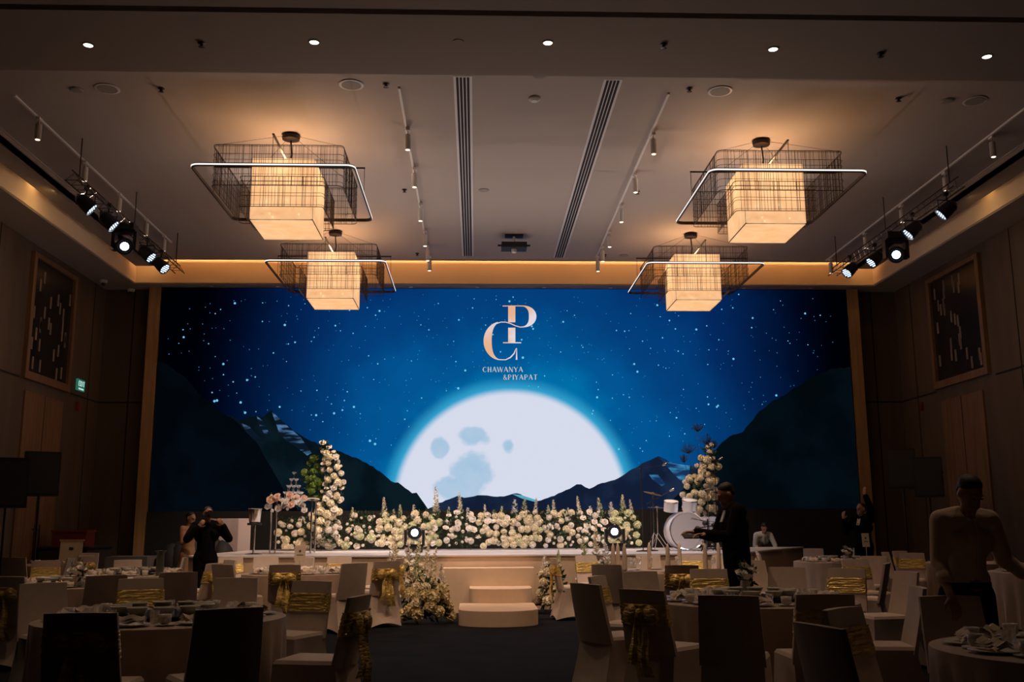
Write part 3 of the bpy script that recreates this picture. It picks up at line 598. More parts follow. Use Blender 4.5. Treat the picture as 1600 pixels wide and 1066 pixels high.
# exit sign + call point
t = thing('exit_sign', 'green lit EXIT sign high on the left wall', 'sign', (XL+.03, 23.35, 4.70))
MB().bx(-.02, .02, -.22, .22, -.13, .13).build('sign_face', M['exit'], t)
s = MB()
def wallword(s, txt, y0, z0, h, adv, X):
    for k, chh in enumerate(txt):
        for pts, wd in GL[chh]:
            for (a, b), (c, d) in zip(pts, pts[1:]):
                p = Vector((X, y0+(k+a*.8)*adv, z0-b*h)); q_ = Vector((X, y0+(k+c*.8)*adv, z0-d*h)); s.tube([p, q_], h*.09, 4)
wallword(s, 'EXIT', -.17, .09, .12, .09, .024); s.bx(.02, .024, -.15, .15, -.11, -.07)
s.build('sign_text', M['exitw'], t)
tag(MB().bx(0, .05, -.07, .07, -.1, .1).build('fire_alarm', mat('red_plastic', (.25, .02, .015), .5), loc=(XL, 23.3, 4.2)), 'small red fire alarm box below the exit sign', 'fire alarm')
tag(MB().bx(-.05, 0, -.07, .07, -.1, .1).build('fire_alarm', mat('dark_red_plastic', (.12, .015, .01), .5), loc=(XR, 23.5, 4.2)), 'small dark red alarm box on the right wall', 'fire alarm')
# ---------------------------------------------------------------- side trusses with stage lights
def truss(x, y0, y1, z, side, label):
    t = thing('lighting_truss', label, 'lighting truss', (x, 0, z))
    s = MB()
    for dx, dz in ((-.1, 0), (.1, 0), (0, .17)): s.tube([(dx, y0, dz), (dx, y1, dz)], .012, 6)
    s.build('pipe', M['darkmetal'], t)
    s = MB(); y = y0; k = 0
    while y < y1-.2:
        s.tube([(-.1, y, 0), (0, y+.12, .17), (.1, y+.24, 0)], .006, 4); s.tube([(-.1, y, 0), (.1, y, 0)], .006, 4); y += .24
    s.build('lacing', M['chrome'] if side > 0 else M['darkmetal'], t)
    for y in (y0+.3, (y0+y1)/2, y1-.3): MB().tube([(0, y, .17), (0, y, ZC-z)], .01, 5).build('hanger', M['darkmetal'], t)
truss(-6.55, 15.6, 21.6, 6.95, -1, 'dark lighting truss under the left side of the ceiling')
truss(8.06, 15.6, 21.6, 6.95, 1, 'metal lighting truss under the right side of the ceiling')
def par(x, y, z, aim, label):
    t = thing('par_light', label, 'stage light', (x, y, z), 0, 'led stage lights on the side trusses')
    MB().tube([(0, 0, .0), (0, 0, -.12)], .014).box((0, 0, 0), (.07, .05, .07)).tube([(-.15, 0, -.3), (-.15, 0, -.12), (.15, 0, -.12), (.15, 0, -.3)], .011, 5).build('bracket', M['black'], t)
    rot = (Vector(aim)-Vector((x, y, z-.28))).to_track_quat('-Z', 'Y').to_matrix()
    b = MB().lathe([(.06, .17), (.105, .12), (.125, -.02), (.13, -.15), (.115, -.15), (.113, -.13)], (0, 0, -.28), 16, rot).build('lamp_body', M['blackgloss'], t)
    s = MB()
    for i in range(-2, 3):
        for j in range(-2, 3):
            if i*i+j*j <= 5: s.add([rot @ Vector((i*.042+a, j*.042+c, -.137)) + Vector((0, 0, -.28)) for a, c in ((-.011, -.011), (.011, -.011), (.011, .011), (-.011, .011))], [(0, 3, 2, 1)])
    s.build('led_lens', M['pixel'], b)
def head(x, y, z, aim, label, up=False, big=1.0, lensr=.075):
    t = thing('moving_head_light', label, 'stage light', (x, y, z), 0, 'moving head lights')
    sg = 1 if up else -1; k = big
    MB().bx(-.19*k, .19*k, -.15*k, .15*k, *(sorted((0, sg*.12*k)))).build('base', M['blackgloss'], t)
    y_ = MB()
    for sx in (-1, 1): y_.bx(sx*.2*k-.03*k, sx*.2*k+.03*k, -.08*k, .08*k, *sorted((sg*.15*k, sg*.5*k)))
    y_.bx(-.2*k, .2*k, -.08*k, .08*k, *sorted((sg*.12*k, sg*.18*k))); y_.build('yoke', M['blackgloss'], t)
    c = Vector((0, 0, sg*.42*k)); rot = (Vector(aim)-(Vector((x, y, z))+c)).to_track_quat('-Z', 'Y').to_matrix()
    b = MB().lathe([(.09*k, .18*k), (.15*k, .12*k), (.165*k, -.05*k), (.15*k, -.2*k), (.12*k, -.2*k), (.115*k, -.17*k)], c, 20, rot).build('lamp_head', M['blackgloss'], t)
    MB().lathe([(lensr*k, -.178*k), (lensr*k, -.172*k)], c, 20, rot).build('lens', M['beam'], b)
P = lambda x, y, X: atx(x, y, X)
AIM = (0, 4, 1.5)
for x, y, lab in ((134, 318, 'led par light, first from the camera on the left truss'), (169, 345, 'led par light between the first one and the moving head on the left truss'), (229, 396, 'led par light right after the moving head on the left truss'), (251, 414, 'led par light at the far end of the left truss')):
    p = P(x, y, -6.55); par(p.x, p.y, p.z+.28, (.8, 18.5, 0), lab)
p = P(195, 385, -6.55); head(p.x, p.y, p.z+.42, (-1.2, 2, 1.8), 'bright moving head light hanging from the left truss')
for x, y, lab in ((1480, 327, 'led par light, first from the camera on the right truss'), (1427, 358, 'led par light between the first one and the moving head on the right truss'), (1368, 404, 'led par light just behind the moving head on the right truss'), (1329, 421, 'led par light at the far end of the right truss')):
    p = P(x, y, 8.06); par(p.x, p.y, p.z+.28, (.8, 18.5, 0), lab)
p = P(1400, 398, 8.06); head(p.x, p.y, p.z+.42, (1.5, 2, 1.8), 'bright moving head light hanging from the right truss')
a = aty(648, 823, 19.6); head(a.x, 19.6, .925, (0, 0, 3.3), 'glowing moving head light standing left on the stage deck', True, .85, .08)
a = aty(960, 819, 19.6); head(a.x, 19.6, .925, (0, 0, 3.3), 'glowing moving head light standing right on the stage deck', True, .85, .08)
# ---------------------------------------------------------------- flowers
def petal_ball(n, r, petal, mname, layers=3, seed=0):
    s = MB(); rg = random.Random(seed)
    for i in range(n):
        z = 1-2*(i+.5)/n; a = i*2.399963; d = Vector((math.sqrt(1-z*z)*cos(a), math.sqrt(1-z*z)*sin(a), z))
        u = d.cross(Vector((.3, .2, 1))).normalized(); v = d.cross(u); ang = rg.uniform(0, 6.28); u, v = u*cos(ang)+v*sin(ang), v*cos(ang)-u*sin(ang)
        b = d*r*.55; m_ = d*r*.95; t_ = d*r*1.02+v*petal*.45
        s.add([b, m_-u*petal*.5, t_, m_+u*petal*.5], [(0, 1, 2, 3)])
    s.ell((0, 0, 0), r*.8, 8)
    me = s.mesh('bloom'); me.materials.append(M[mname]); return me
def rose(r, mname):
    s = MB()
    for ring_, (n, tilt, rad) in enumerate(((3, .15, .3), (4, .45, .55), (5, .8, .8), (6, 1.15, 1))):
        for k in range(n):
            a = 2*pi*k/n+ring_*.7; d = Vector((cos(a), sin(a), 0)); t_ = Vector((-sin(a), cos(a), 0)); up = Vector((0, 0, 1)); h = r*(1.0-.2*ring_)
            p0 = d*rad*r*.3; p1 = d*rad*r*(.6+.4*tilt)+up*h*.7; p2 = d*rad*r*(.7+.4*tilt)+up*h*.85; w_ = rad*r*.75
            s.add([p0-t_*w_*.4, p0+t_*w_*.4, p1+t_*w_, p2+t_*w_*.5, p2-t_*w_*.5, p1-t_*w_], [(0, 1, 2, 3, 4, 5)])
    s.ell((0, 0, r*.25), (r*.6, r*.6, r*.45), 8)
    me = s.mesh('rose'); me.materials.append(M[mname]); return me
BL = {'pom': petal_ball(90, .085, .045, 'cream'), 'pomw': petal_ball(70, .066, .045, 'whitepetal', seed=2), 'pale': petal_ball(80, .09, .045, 'pale', seed=3),
      'yel': petal_ball(90, .105, .05, 'yellow', seed=4), 'rosec': rose(.06, 'whitepetal'), 'rosep': rose(.06, 'peach'), 'hyd': petal_ball(70, .08, .06, 'green2', seed=6),
      'mini': petal_ball(26, .034, .03, 'whitepetal', seed=5)}
NAMES = {'pom': 'chrysanthemum', 'pomw': 'chrysanthemum', 'pale': 'hydrangea', 'yel': 'chrysanthemum', 'rosec': 'rose', 'rosep': 'rose', 'hyd': 'hydrangea', 'mini': 'small_blossom'}
def spike(h, mname, seed):
    rg = random.Random(seed); s = MB()
    n = int(h*190)
    for i in range(n):
        q_ = i/n; z = h*(.12+.88*q_); r_ = .055*(1-q_)**.7+.008; a = rg.uniform(0, 6.28); c = Vector((r_*cos(a), r_*sin(a), z)); fs_ = .03*(1-q_*.6)
        u = Vector((-sin(a), cos(a), 0)); v = Vector((cos(a)*.5, sin(a)*.5, .8)).normalized()
        s.add([c-u*fs_, c-v*fs_, c+u*fs_, c+v*fs_+Vector((cos(a), sin(a), 0))*fs_], [(0, 1, 2, 3)])
    me = s.mesh('delphinium'); me.materials.append(M[mname]); return me
def leaves(n, fn, size, seed):
    rg = random.Random(seed); s = MB()
    for i in range(n):
        c = Vector(fn(rg)); d = Vector((rg.gauss(0, 1), rg.gauss(0, 1), rg.gauss(.3, 1))).normalized(); u = d.cross(Vector((rg.random(), rg.random(), .4))).normalized(); l = size*rg.uniform(.6, 1.4)
        s.add([c, c+d*l*.45+u*l*.2, c+d*l, c+d*l*.45-u*l*.2], [(0, 1, 2, 3)])
    return s
SP = [spike(.45, 'pale', 1), spike(.62, 'cream', 2), spike(.36, 'whitepetal', 3)]
def arrangement(name, label, loc, fn, blooms, spikes, leafn, seed, group=None, leaf=.11, cat='flower arrangement'):
    t = thing(name, label, cat, loc, 0, group); rg = random.Random(seed)
    leaves(leafn, lambda g: fn(g, .85), leaf, seed).build('foliage', M['green'], t)
    placed = []
    for kind, n, lo, hi in blooms:
        for i in range(n):
            for tr in range(16):
                p = Vector(fn(rg, 1.0, lo, hi))
                if all((p-q_).length > .115 for q_ in placed): break
            placed.append(p); sc = rg.uniform(.75, 1.12)
            o = link(NAMES[kind], BL[kind], t, p, (rg.uniform(.6, 1.4) if 'rose' in kind else rg.uniform(0, 6), 0, rg.uniform(-.5, .5)), sc)
    for k, (x, y, z) in enumerate(spikes):
        link('delphinium', SP[(k+seed) % 3], t, (x, y, z), (rg.uniform(-.1, .1), rg.uniform(-.12, .12), rg.uniform(0, 6)), rg.uniform(.85, 1.15))
        MB().tube([(x, y, 0), (x, y, z+.35)], .004, 4).build('stem', M['green'], t)
    return t
# hedge of eleven bouquets along the back of the deck
places = ['behind the glass-tower table', 'under the left flower tower', 'just right of the left tower', 'left of the left stage light', 'right behind the left stage light', 'left of the steps', 'in line with the steps', 'right of the steps', 'halfway to the right stage light', 'behind the right stage light', 'beside the drum kit']
styles = [('mini', 14, 'pomw', 8, 'pom', 8), ('pomw', 14, 'mini', 16, 'pom', 8), ('mini', 14, 'pomw', 12, 'pale', 4), ('pom', 16, 'pale', 6, 'rosec', 4), ('pom', 10, 'pale', 8, 'rosec', 6), ('mini', 14, 'rosec', 8, 'pomw', 8), ('pom', 16, 'rosec', 8, 'pomw', 4), ('pom', 20, 'pomw', 8, 'pale', 4), ('pomw', 10, 'pom', 10, 'mini', 14), ('rosec', 12, 'pomw', 10, 'mini', 10), ('pale', 14, 'mini', 12, 'pom', 5)]
x0, x1 = -4.25, 3.55
for i in range(11):
    cx = x0+(x1-x0)*(i+.5)/11; hw = (x1-x0)/22-.05
    hmax = .72 if i not in (0, 1) else .62
    def fn(g, k=1, lo=0, hi=1, hw=hw, hmax=hmax):
        a = g.uniform(-hw, hw); z = .07+hmax*(lo+(hi-lo)*g.random()**.8)*(1-.25*abs(a/hw)*g.random()); return (a, -.28*k*math.sqrt(max(0, 1-(z/(hmax+.15))**2))+g.uniform(0, .06), z)
    sty = styles[i]; bl = [(sty[0], sty[1], 0, 1), (sty[2], sty[3], 0, 1), (sty[4], sty[5], 0, .6)]
    spk = [(-.2+.2*j+random.uniform(-.06, .06), .05, random.uniform(.42, .72)) for j in range(3 if i > 2 else (0 if i < 2 else 1))]
    arrangement('flower_arrangement', 'white and cream flower bed on the stage deck '+places[i], (cx, 21.9, .925), fn, bl, spk, 300, 40+i, 'flower beds along the back of the stage')
# flower towers
def tower(path, rad):
    def fn(g, k=1, lo=0, hi=1):
        q_ = lo+(hi-lo)*g.random(); f = q_*(len(path)-1); i = min(len(path)-2, int(f)); a = Vector(path[i]).lerp(Vector(path[i+1]), f-i); r_ = (rad[i]+(rad[i+1]-rad[i])*(f-i))*k; t_ = g.uniform(pi, 2*pi)
        return a+Vector((r_*cos(t_)*g.uniform(.3, 1), r_*sin(t_)*.7, g.uniform(-.06, .06)))
    return fn
b0 = aty(520, 850, 21.5)
pp = [aty(x, y, 21.5)-Vector((b0.x, 21.5, .925)) for x, y in ((512, 850), (500, 820), (516, 790), (524, 755), (517, 720), (507, 695))]
arrangement('flower_tower', 'tall leaning tower of cream flowers left on the stage', (b0.x, 21.5, .925), tower([(p.x, 0, p.z) for p in pp], [.46, .36, .26, .26, .2, .06]), [('pom', 24, .15, .9), ('rosec', 16, .3, 1), ('pomw', 14, .1, 1), ('mini', 14, .2, 1)], [], 500, 71)
hb = [aty(x, y, 21.6)-Vector((b0.x, 21.6, .925)) for x, y in ((497, 780), (492, 760), (484, 740), (494, 712))]
arrangement('green_flower_spray', 'green hydrangea spray on the left side of the left flower tower', (b0.x, 21.75, .925), tower([(p.x, 0, p.z) for p in hb], [.26, .26, .2, .1]), [('hyd', 20, 0, 1)], [], 160, 72)
MB().tube([(-.1, 21.62-21.75, 0), (-.14, -.13, 2.2)], .015, 6)
b1 = aty(1098, 850, 21.5)
pp = [aty(x, y, 21.5)-Vector((b1.x, 21.5, .925)) for x, y in ((1098, 852), (1090, 815), (1092, 785), (1096, 750), (1104, 725), (1108, 698))]
arrangement('flower_tower', 'tall tower of pale round flowers right on the stage behind the drum kit', (b1.x, 21.5, .925), tower([(p.x, 0, p.z) for p in pp], [.38, .38, .38, .38, .26, .1]), [('pom', 32, .2, .92), ('pomw', 22, .2, 1), ('mini', 24, .0, .5)], [], 420, 73)
fr = thing('dry_branch_spray', 'dark feathery branches rising above the right flower tower', 'branches', (b1.x, 21.75, .925)); s = MB(); rg = random.Random(5)
for px, py, rad_ in ((1076, 702, .2), (1090, 668, .15), (1104, 688, .2), (1116, 694, .14), (1068, 716, .13)):
    q_ = aty(px, py, 21.75)-Vector((b1.x, 21.75, .925)); s.tube([(0, 0, 0), (q_.x*.4, 0, q_.z*.6), q_], .005, 4)
    for j in range(70):
        a = rg.uniform(-.2, pi+.2); l = rad_*rg.uniform(.4, 1); d_ = Vector((cos(a)*l, rg.uniform(-.08, .08), sin(a)*l*.8)); s.tube([q_-Vector((0, 0, .1)), q_-Vector((0, 0, .05))+d_*.6, q_+d_], .0022, 3)
s.build('branches', mat('dark_dry_branch', (.02, .03, .03), .8), fr)
# clusters at the foot of the stage
def mound(hw, hd, h):
    def fn(g, k=1, lo=0, hi=1):
        a = g.uniform(-1, 1); z = lo+(hi-lo)*g.random(); r_ = math.sqrt(max(.05, 1-z*z*.9)); t_ = g.uniform(pi, 2*pi)
        return (hw*k*r_*cos(t_), hd*k*r_*sin(t_), .07+h*z)
    return fn
c = atz(712, 950, 0)
arrangement('flower_arrangement', 'yellow and cream flower mound on the floor left of the steps', (-.72, 15.35, 0), mound(.34, .32, .52), [('yel', 14, 0, .8), ('pom', 8, .4, 1)], [(-.15, .1, .6), (.05, .15, .55), (.2, .1, .5)], 350, 81, None, .12)
arrangement('flower_arrangement', 'white flower cluster with tall spikes by the stage skirt, left of the yellow mound', (-1.12, 16.75, 0), mound(.38, .26, .75), [('pomw', 10, .2, 1), ('pom', 6, .4, 1)], [(-.2, .1, .75), (0, .15, .8), (.15, .1, .7), (.28, .1, .62), (-.3, .12, .7)], 380, 82)
arrangement('flower_arrangement', 'cream flower cluster on the floor right of the steps', (1.26, 16.9, 0), mound(.24, .3, .7), [('pom', 8, .1, .9), ('pomw', 3, .3, 1)], [(-.1, .1, .55), (.1, .12, .6)], 260, 83)
arrangement('flower_arrangement', 'white rose cluster with spikes behind the aisle chairs on the right', (2.0, 17.15, 0), mound(.34, .22, .72), [('pomw', 12, .2, 1), ('rosec', 6, .3, 1)], [(-.15, .1, .8), (.05, .15, .85), (.2, .1, .72)], 330, 84)
# ---------------------------------------------------------------- glass tower table
q0 = aty(457, 860, 19.6)
t = thing('display_table', 'tall slim metal table carrying the champagne coupe tower left on the stage', 'table', (q0.x, 19.6, .925))
zt = 1.0; zt = aty(457, 779, 19.6).z-.925
for x in (-.38, .38):
    for y in (-.25, .25): MB().tube([(x, y, 0), (x, y, zt-.04)], .016, 6).build('leg', M['chrome'], t)
MB().bx(-.42, .42, -.29, .29, zt-.04, zt-.02).build('table_frame', M['chrome'], t); MB().bx(-.44, .44, -.3, .3, zt-.02, zt).build('table_top', M['drumshell'], t)
MB().bx(-.38, .38, -.25, .25, .06, .075).build('lower_shelf', M['chrome'], t)
s = MB().lathe([(.028, 0), (.005, .004), (.004, .075), (.02, .09), (.045, .125), (.043, .125), (.018, .093), (.002, .085)], n=10, close=False)
cm = s.mesh('coupe'); cm.materials.append(M['glass']); cm.polygons.foreach_set('use_smooth', [True]*len(cm.polygons))
lev = 0
for n, zz in ((4, 0), (3, .126), (2, .252), (1, .378)):
    for i in range(n):
        for j in range(n):
            tag(link('coupe_glass', cm, None, (q0.x-.02+(i-(n-1)/2)*.092, 19.6+(j-(n-1)/2)*.092, .925+zt+zz)), 'clear champagne coupe in the %s tier of the glass tower, %s from left, %s row' % ({4: 'bottom', 3: 'second', 2: 'third', 1: 'top'}[n], ['first', 'second', 'third', 'fourth'][i], ['front', 'second', 'third', 'fourth'][j]), 'glass', 'coupe glasses of the champagne tower')
c_y = lambda g, k=1, lo=0, hi=1: (g.uniform(-.42, .3)*1, -.02+g.uniform(-.12, .05), g.uniform(-.25, .05)*(1 if g.random() < .4 else .3)*k)
arrangement('rose_garland', 'peach and white rose garland along the front edge of the glass-tower table', (q0.x, 19.6-.36, .925+zt), c_y, [('rosep', 8, 0, 1), ('rosec', 10, 0, 1), ('mini', 8, 0, 1)], [], 60, 91, None, .07)
# ice bucket on stand
q1 = aty(396, 861, 18.6); zz = aty(396, 820, 18.6).z-.925
t = thing('ice_bucket_stand', 'steel ice bucket on a tall stand at the left end of the stage', 'bucket stand', (q1.x, 18.6, .925))
MB().lathe([(.16, 0), (.16, .015), (.03, .03)], n=20).build('base', M['chrome'], t, True); MB().tube([(0, 0, .02), (0, 0, zz)], .022, 10).build('pole', M['chrome'], t, True)
MB().lathe([(.07, zz), (.1, zz+.05), (.12, zz+.28), (.13, zz+.285), (.125, zz+.29), (.11, zz+.28), (.09, zz+.06)], n=20, close=False).build('bucket', M['chrome'], t, True)
MB().lathe([(.13, zz-.01), (.13, zz+.03), (.11, zz+.03)], n=20, close=False).build('holder_ring', M['black'], t)
# ---------------------------------------------------------------- drum kit
q2 = aty(1071, 858, 19.9); k = .0128
t = thing('drum_kit', 'white drum kit with chrome stands on the right of the stage', 'drum kit', (q2.x, 19.9, .925), R(6))
RY = Matrix.Rotation(R(90), 3, 'X')
bd = MB().lathe([(.35, -.2), (.36, -.18), (.36, .18), (.35, .2)], (0, 0, .38), 28, RY, close=False).build('bass_drum', M['drumshell'], t, True)
MB().lathe([(.345, .205), (.345, .195)], (0, 0, .38), 28, RY).build('drum_head', mat('silver_drum_skin', (.6, .57, .6), .3), bd)
for zz in (.2, -.2): MB().lathe([(.37, zz-.015), (.375, zz), (.37, zz+.015), (.35, zz)], (0, 0, .38), 28, RY, close=False).build('drum_hoop', M['chrome'], bd)
for x, r_, z in ((-.25, .14, .86), (.14, .15, .88)):
    rot = Matrix.Rotation(R(14), 3, 'X')
    o = MB().lathe([(r_, -.1), (r_, .1)], (x, .05, z), 22, rot, close=False).build('tom_drum', M['drumshell'], t, True)
    MB().lathe([(r_-.004, .098), (r_-.004, .102)], (x, .05, z), 22, rot).build('drum_head', M['white'], o); MB().lathe([(r_+.008, .085), (r_+.008, .105)], (x, .05, z), 22, rot, close=False).build('drum_hoop', M['chrome'], o)
o = MB().lathe([(.2, .0), (.2, .35)], (.55, .3, .3), 22, None, close=False).build('floor_tom', M['drumshell'], t, True)
for x, y in ((.4, .15), (.7, .15), (.55, .5)): MB().tube([(x, y, 0), (x, y, .5)], .008, 5).build('leg', M['chrome'], o)
for x, y, z, tl in ((-.6, .1, 1.12, .25), (.5, .0, 1.2, -.2), (-.45, .35, .85, .05)):
    o = MB().tube([(x, y, .35), (x, y, z)], .01, 6).tube([(x-.2, y-.15, 0), (x, y, .35), (x+.2, y-.15, 0)], .008, 5).tube([(x, y+.25, 0), (x, y, .35)], .008, 5).build('cymbal_stand', M['chrome'], t)
    MB().lathe([(.19, -.012), (.04, 0), (.02, .015)], (x, y, z), 22, Matrix.Rotation(tl, 3, 'Y')).build('cymbal', mat('brass_cymbal', (.5, .36, .16), .3, .9), o)
t = thing('keyboard_rack', 'black percussion clamp rack standing before the bass drum', 'equipment rack', (q2.x+.28, 19.1, .925))
MB().tube([(-.15, 0, 0), (0, 0, .3), (.15, 0, 0)], .012, 5).tube([(0, 0, .3), (0, 0, .6)], .014, 6).tube([(-.25, 0, .42), (.25, 0, .5)], .012, 5).tube([(0, .18, 0), (0, 0, .3)], .012, 5).build('stand', M['black'], t)
for x, z in ((-.2, .42), (-.05, .52), (.12, .48), (.2, .58), (-.12, .3)): MB().ell((x, 0, z), (.06, .05, .05), 10).build('clamp_pad', M['blackgloss'], t, True)
s = MB(); rg = random.Random(9)
for k in range(7):
    p = [(rg.uniform(-.4, .4), rg.uniform(-.1, .1), rg.uniform(.0, .7)) for _ in range(4)]; p[0] = (p[0][0], p[0][1], .01); s.tube(p, .005, 4)
s.build('cable', M['black'], t)
def mic(px, base, top, end, Y, label):
    a = aty(px, base, Y); zt = aty(px, top, Y).z-.925; e = aty(end[0], end[1], Y)
    t = thing('microphone_stand', label, 'microphone stand', (a.x, Y, .925), 0, 'microphone stands on the stage')
    MB().lathe([(.13, 0), (.13, .015), (.02, .03)], n=16).build('base', M['black'], t); MB().tube([(0, 0, .02), (0, 0, zt)], .009, 6).build('pole', M['darkmetal'], t)
    d = Vector((e.x-a.x, 0, e.z-.925)); MB().tube([(-.06, 0, zt-.03), d], .006, 5).build('boom', M['darkmetal'], t)
    MB().caps(d, .018, d+Vector((.06, 0, .03)), .026).build('microphone', M['chrome'], t, True)
mic(1005, 858, 730, (1036, 727), 19.2, 'tall microphone stand with level boom left of the drum kit')
mic(1018, 858, 785, (1047, 767), 19.5, 'microphone stand with rising boom close to the drum kit')
mic(1122, 858, 722, (1124, 718), 20.6, 'thin upright microphone stand before the right flower tower')
# ---------------------------------------------------------------- things left of the stage
a = aty(262, 878, 20.5)
t = thing('draped_table', 'table under a grey cloth by the wood post left of the stage', 'table', (-7.38, 22.2, 0))
MB().bx(-.42, .42, -.4, .4, .78, .82).build('table_top', M['black'], t)
def drape(hx, hy, h, n, amp, seed, z0=0):
    s = MB(); rg = random.Random(seed); per = []
    N_ = n
    for side, (ax, ay, bx_, by) in enumerate(((-hx, -hy, hx, -hy), (hx, -hy, hx, hy), (hx, hy, -hx, hy), (-hx, hy, -hx, -hy))):
        for i in range(N_): q_ = i/N_; per.append((ax+(bx_-ax)*q_, ay+(by-ay)*q_))
    k = len(per); vs = []
    for j in range(4):
        z = h-(h-z0)*j/3
        for i, (x, y) in enumerate(per):
            w_ = 1+amp*(j/3)*(sin(i*1.9)+.5*sin(i*3.3+1)); l = math.hypot(x, y); vs.append((x+x/l*(w_-1), y+y/l*(w_-1), z))
    fs = [(j*k+i, j*k+(i+1) % k, (j+1)*k+(i+1) % k, (j+1)*k+i) for j in range(3) for i in range(k)]+[tuple(range(k))]
    return s.add(vs, fs)
drape(.44, .42, .825, 14, .025, 1).build('table_skirt', mat('grey_cloth', (.12, .11, .105), .9), t, True)
a = aty(385, 838, 22.5)
t = thing('equipment_under_cloth', 'lumpy stack of equipment under black cloth left of the stage', 'covered equipment', (-6.02, 22.3, 0))
s = MB(); rg = random.Random(4)
for x, h in ((-.55, 1.1), (-.35, 1.15), (-.1, 1.2), (.25, 1.3), (.5, 1.15)): s.ell((x, 0, h*.5), (.32, .3, h*.5), 14)
s.build('black_cloth', M['black'], t, True)
t = thing('curved_panel', 'pale curved light-catching panel standing behind the black covered equipment', 'panel', (-5.5, 23.1, 0))
s = MB(); vs = []
pc = [(-.62, 0), (-.3, -.12), (0, -.16), (.18, -.2), (.42, -.05)]
for z in (.9, 1.15, 1.62): vs += [(x, y, z) for x, y in pc]
for z in (.9, 1.15, 1.62): vs += [(x, y+.02, z) for x, y in pc]
fs = [(j*5+i, j*5+i+1, (j+1)*5+i+1, (j+1)*5+i) for j in range(2) for i in range(4)]; fs += [tuple(15+v for v in f[::-1]) for f in fs]
s.add(vs, fs).build('panel_sheet', mat('pale_pink_sheet', (.75, .62, .62), .4), t); MB().tube([(0, -.1, 0), (0, -.1, 1.0)], .02).lathe([(.2, 0), (.2, .02)], (0, -.1, 0)).build('panel_stand', M['black'], t)
# pa speakers on tripod stands
def pa(x, y, z, w_, h, label, rz):
    t = thing('speaker_stand', 'black tripod stand under the '+label, 'speaker stand', (x, y, 0), rz, 'tripod speaker stands')
    MB().tube([(0, 0, .35), (0, 0, z-h/2)], .02, 8).build('pole', M['darkmetal'], t)
    for k in range(3):
        a = 2*pi*k/3; MB().tube([(0, 0, .7), (.45*cos(a), .45*sin(a), .02)], .014, 5).build('leg', M['black'], t)
    o = thing('loudspeaker', label, 'loudspeaker', (x, y, z-h/2), rz, 'pa loudspeakers')
    c = w_/2; d = .2
    MB().prism([(-c, -d), (c, -d), (c, .02), (c*.55, d), (-c*.55, d), (-c, .02)], 0, h).build('cabinet', M['black'], o)
    MB().bx(-c+.03, c-.03, -d-.012, -d, .04, h-.04).build('speaker_grille', mat('black_grille', (.02, .02, .022), .6, noise=.3, scale=150), o); MB().box((c+.01, 0, h*.6), (.02, .15, .05)).build('handle', M['blackgloss'], o)
for x, y, X, h, lab, rz in ((12, 755, -8.2, .78, 'black loudspeaker at the left frame edge', .5), (64, 741, -8.3, .75, 'black loudspeaker beside the left wall door', .5)):
    Yd = 16.2 if X == -8.2 else 17.6; p = aty(x, y, Yd); pa(p.x, Yd, p.z, .56, h, lab, rz)
for x, y, Yd, lab in ((1409, 733, 20.5, 'black loudspeaker nearer the video wall on the right'), (1450, 746, 20.0, 'black loudspeaker closer to the right wall')):
    p = aty(x, y, Yd); pa(p.x, Yd, p.z, .55, .8, lab, -.4)
# counter with red thing at the left wall
t = thing('side_console', 'low dark console against the back left corner', 'console', (-8.6, 22.2, 0), 0)
MB().bx(-.5, .5, -.7, .7, .0, 1.0).build('console_body', mat('dark_console', (.03, .022, .018), .6), t); MB().bx(-.54, .54, -.74, .74, 1.0, 1.04).build('console_top', M['black'], t)
tt = thing('red_box', 'dark red box with a bright corner on the low console', 'box', (-8.55, 21.9, 1.04)); MB().bx(-.35, .35, -.25, .25, 0, .3).build('box_body', mat('dark_red', (.16, .02, .015), .5), tt); MB().bx(-.37, .37, -.27, .27, .3, .34).build('box_lid', mat('red_lid', (.2, .03, .02), .4), tt)
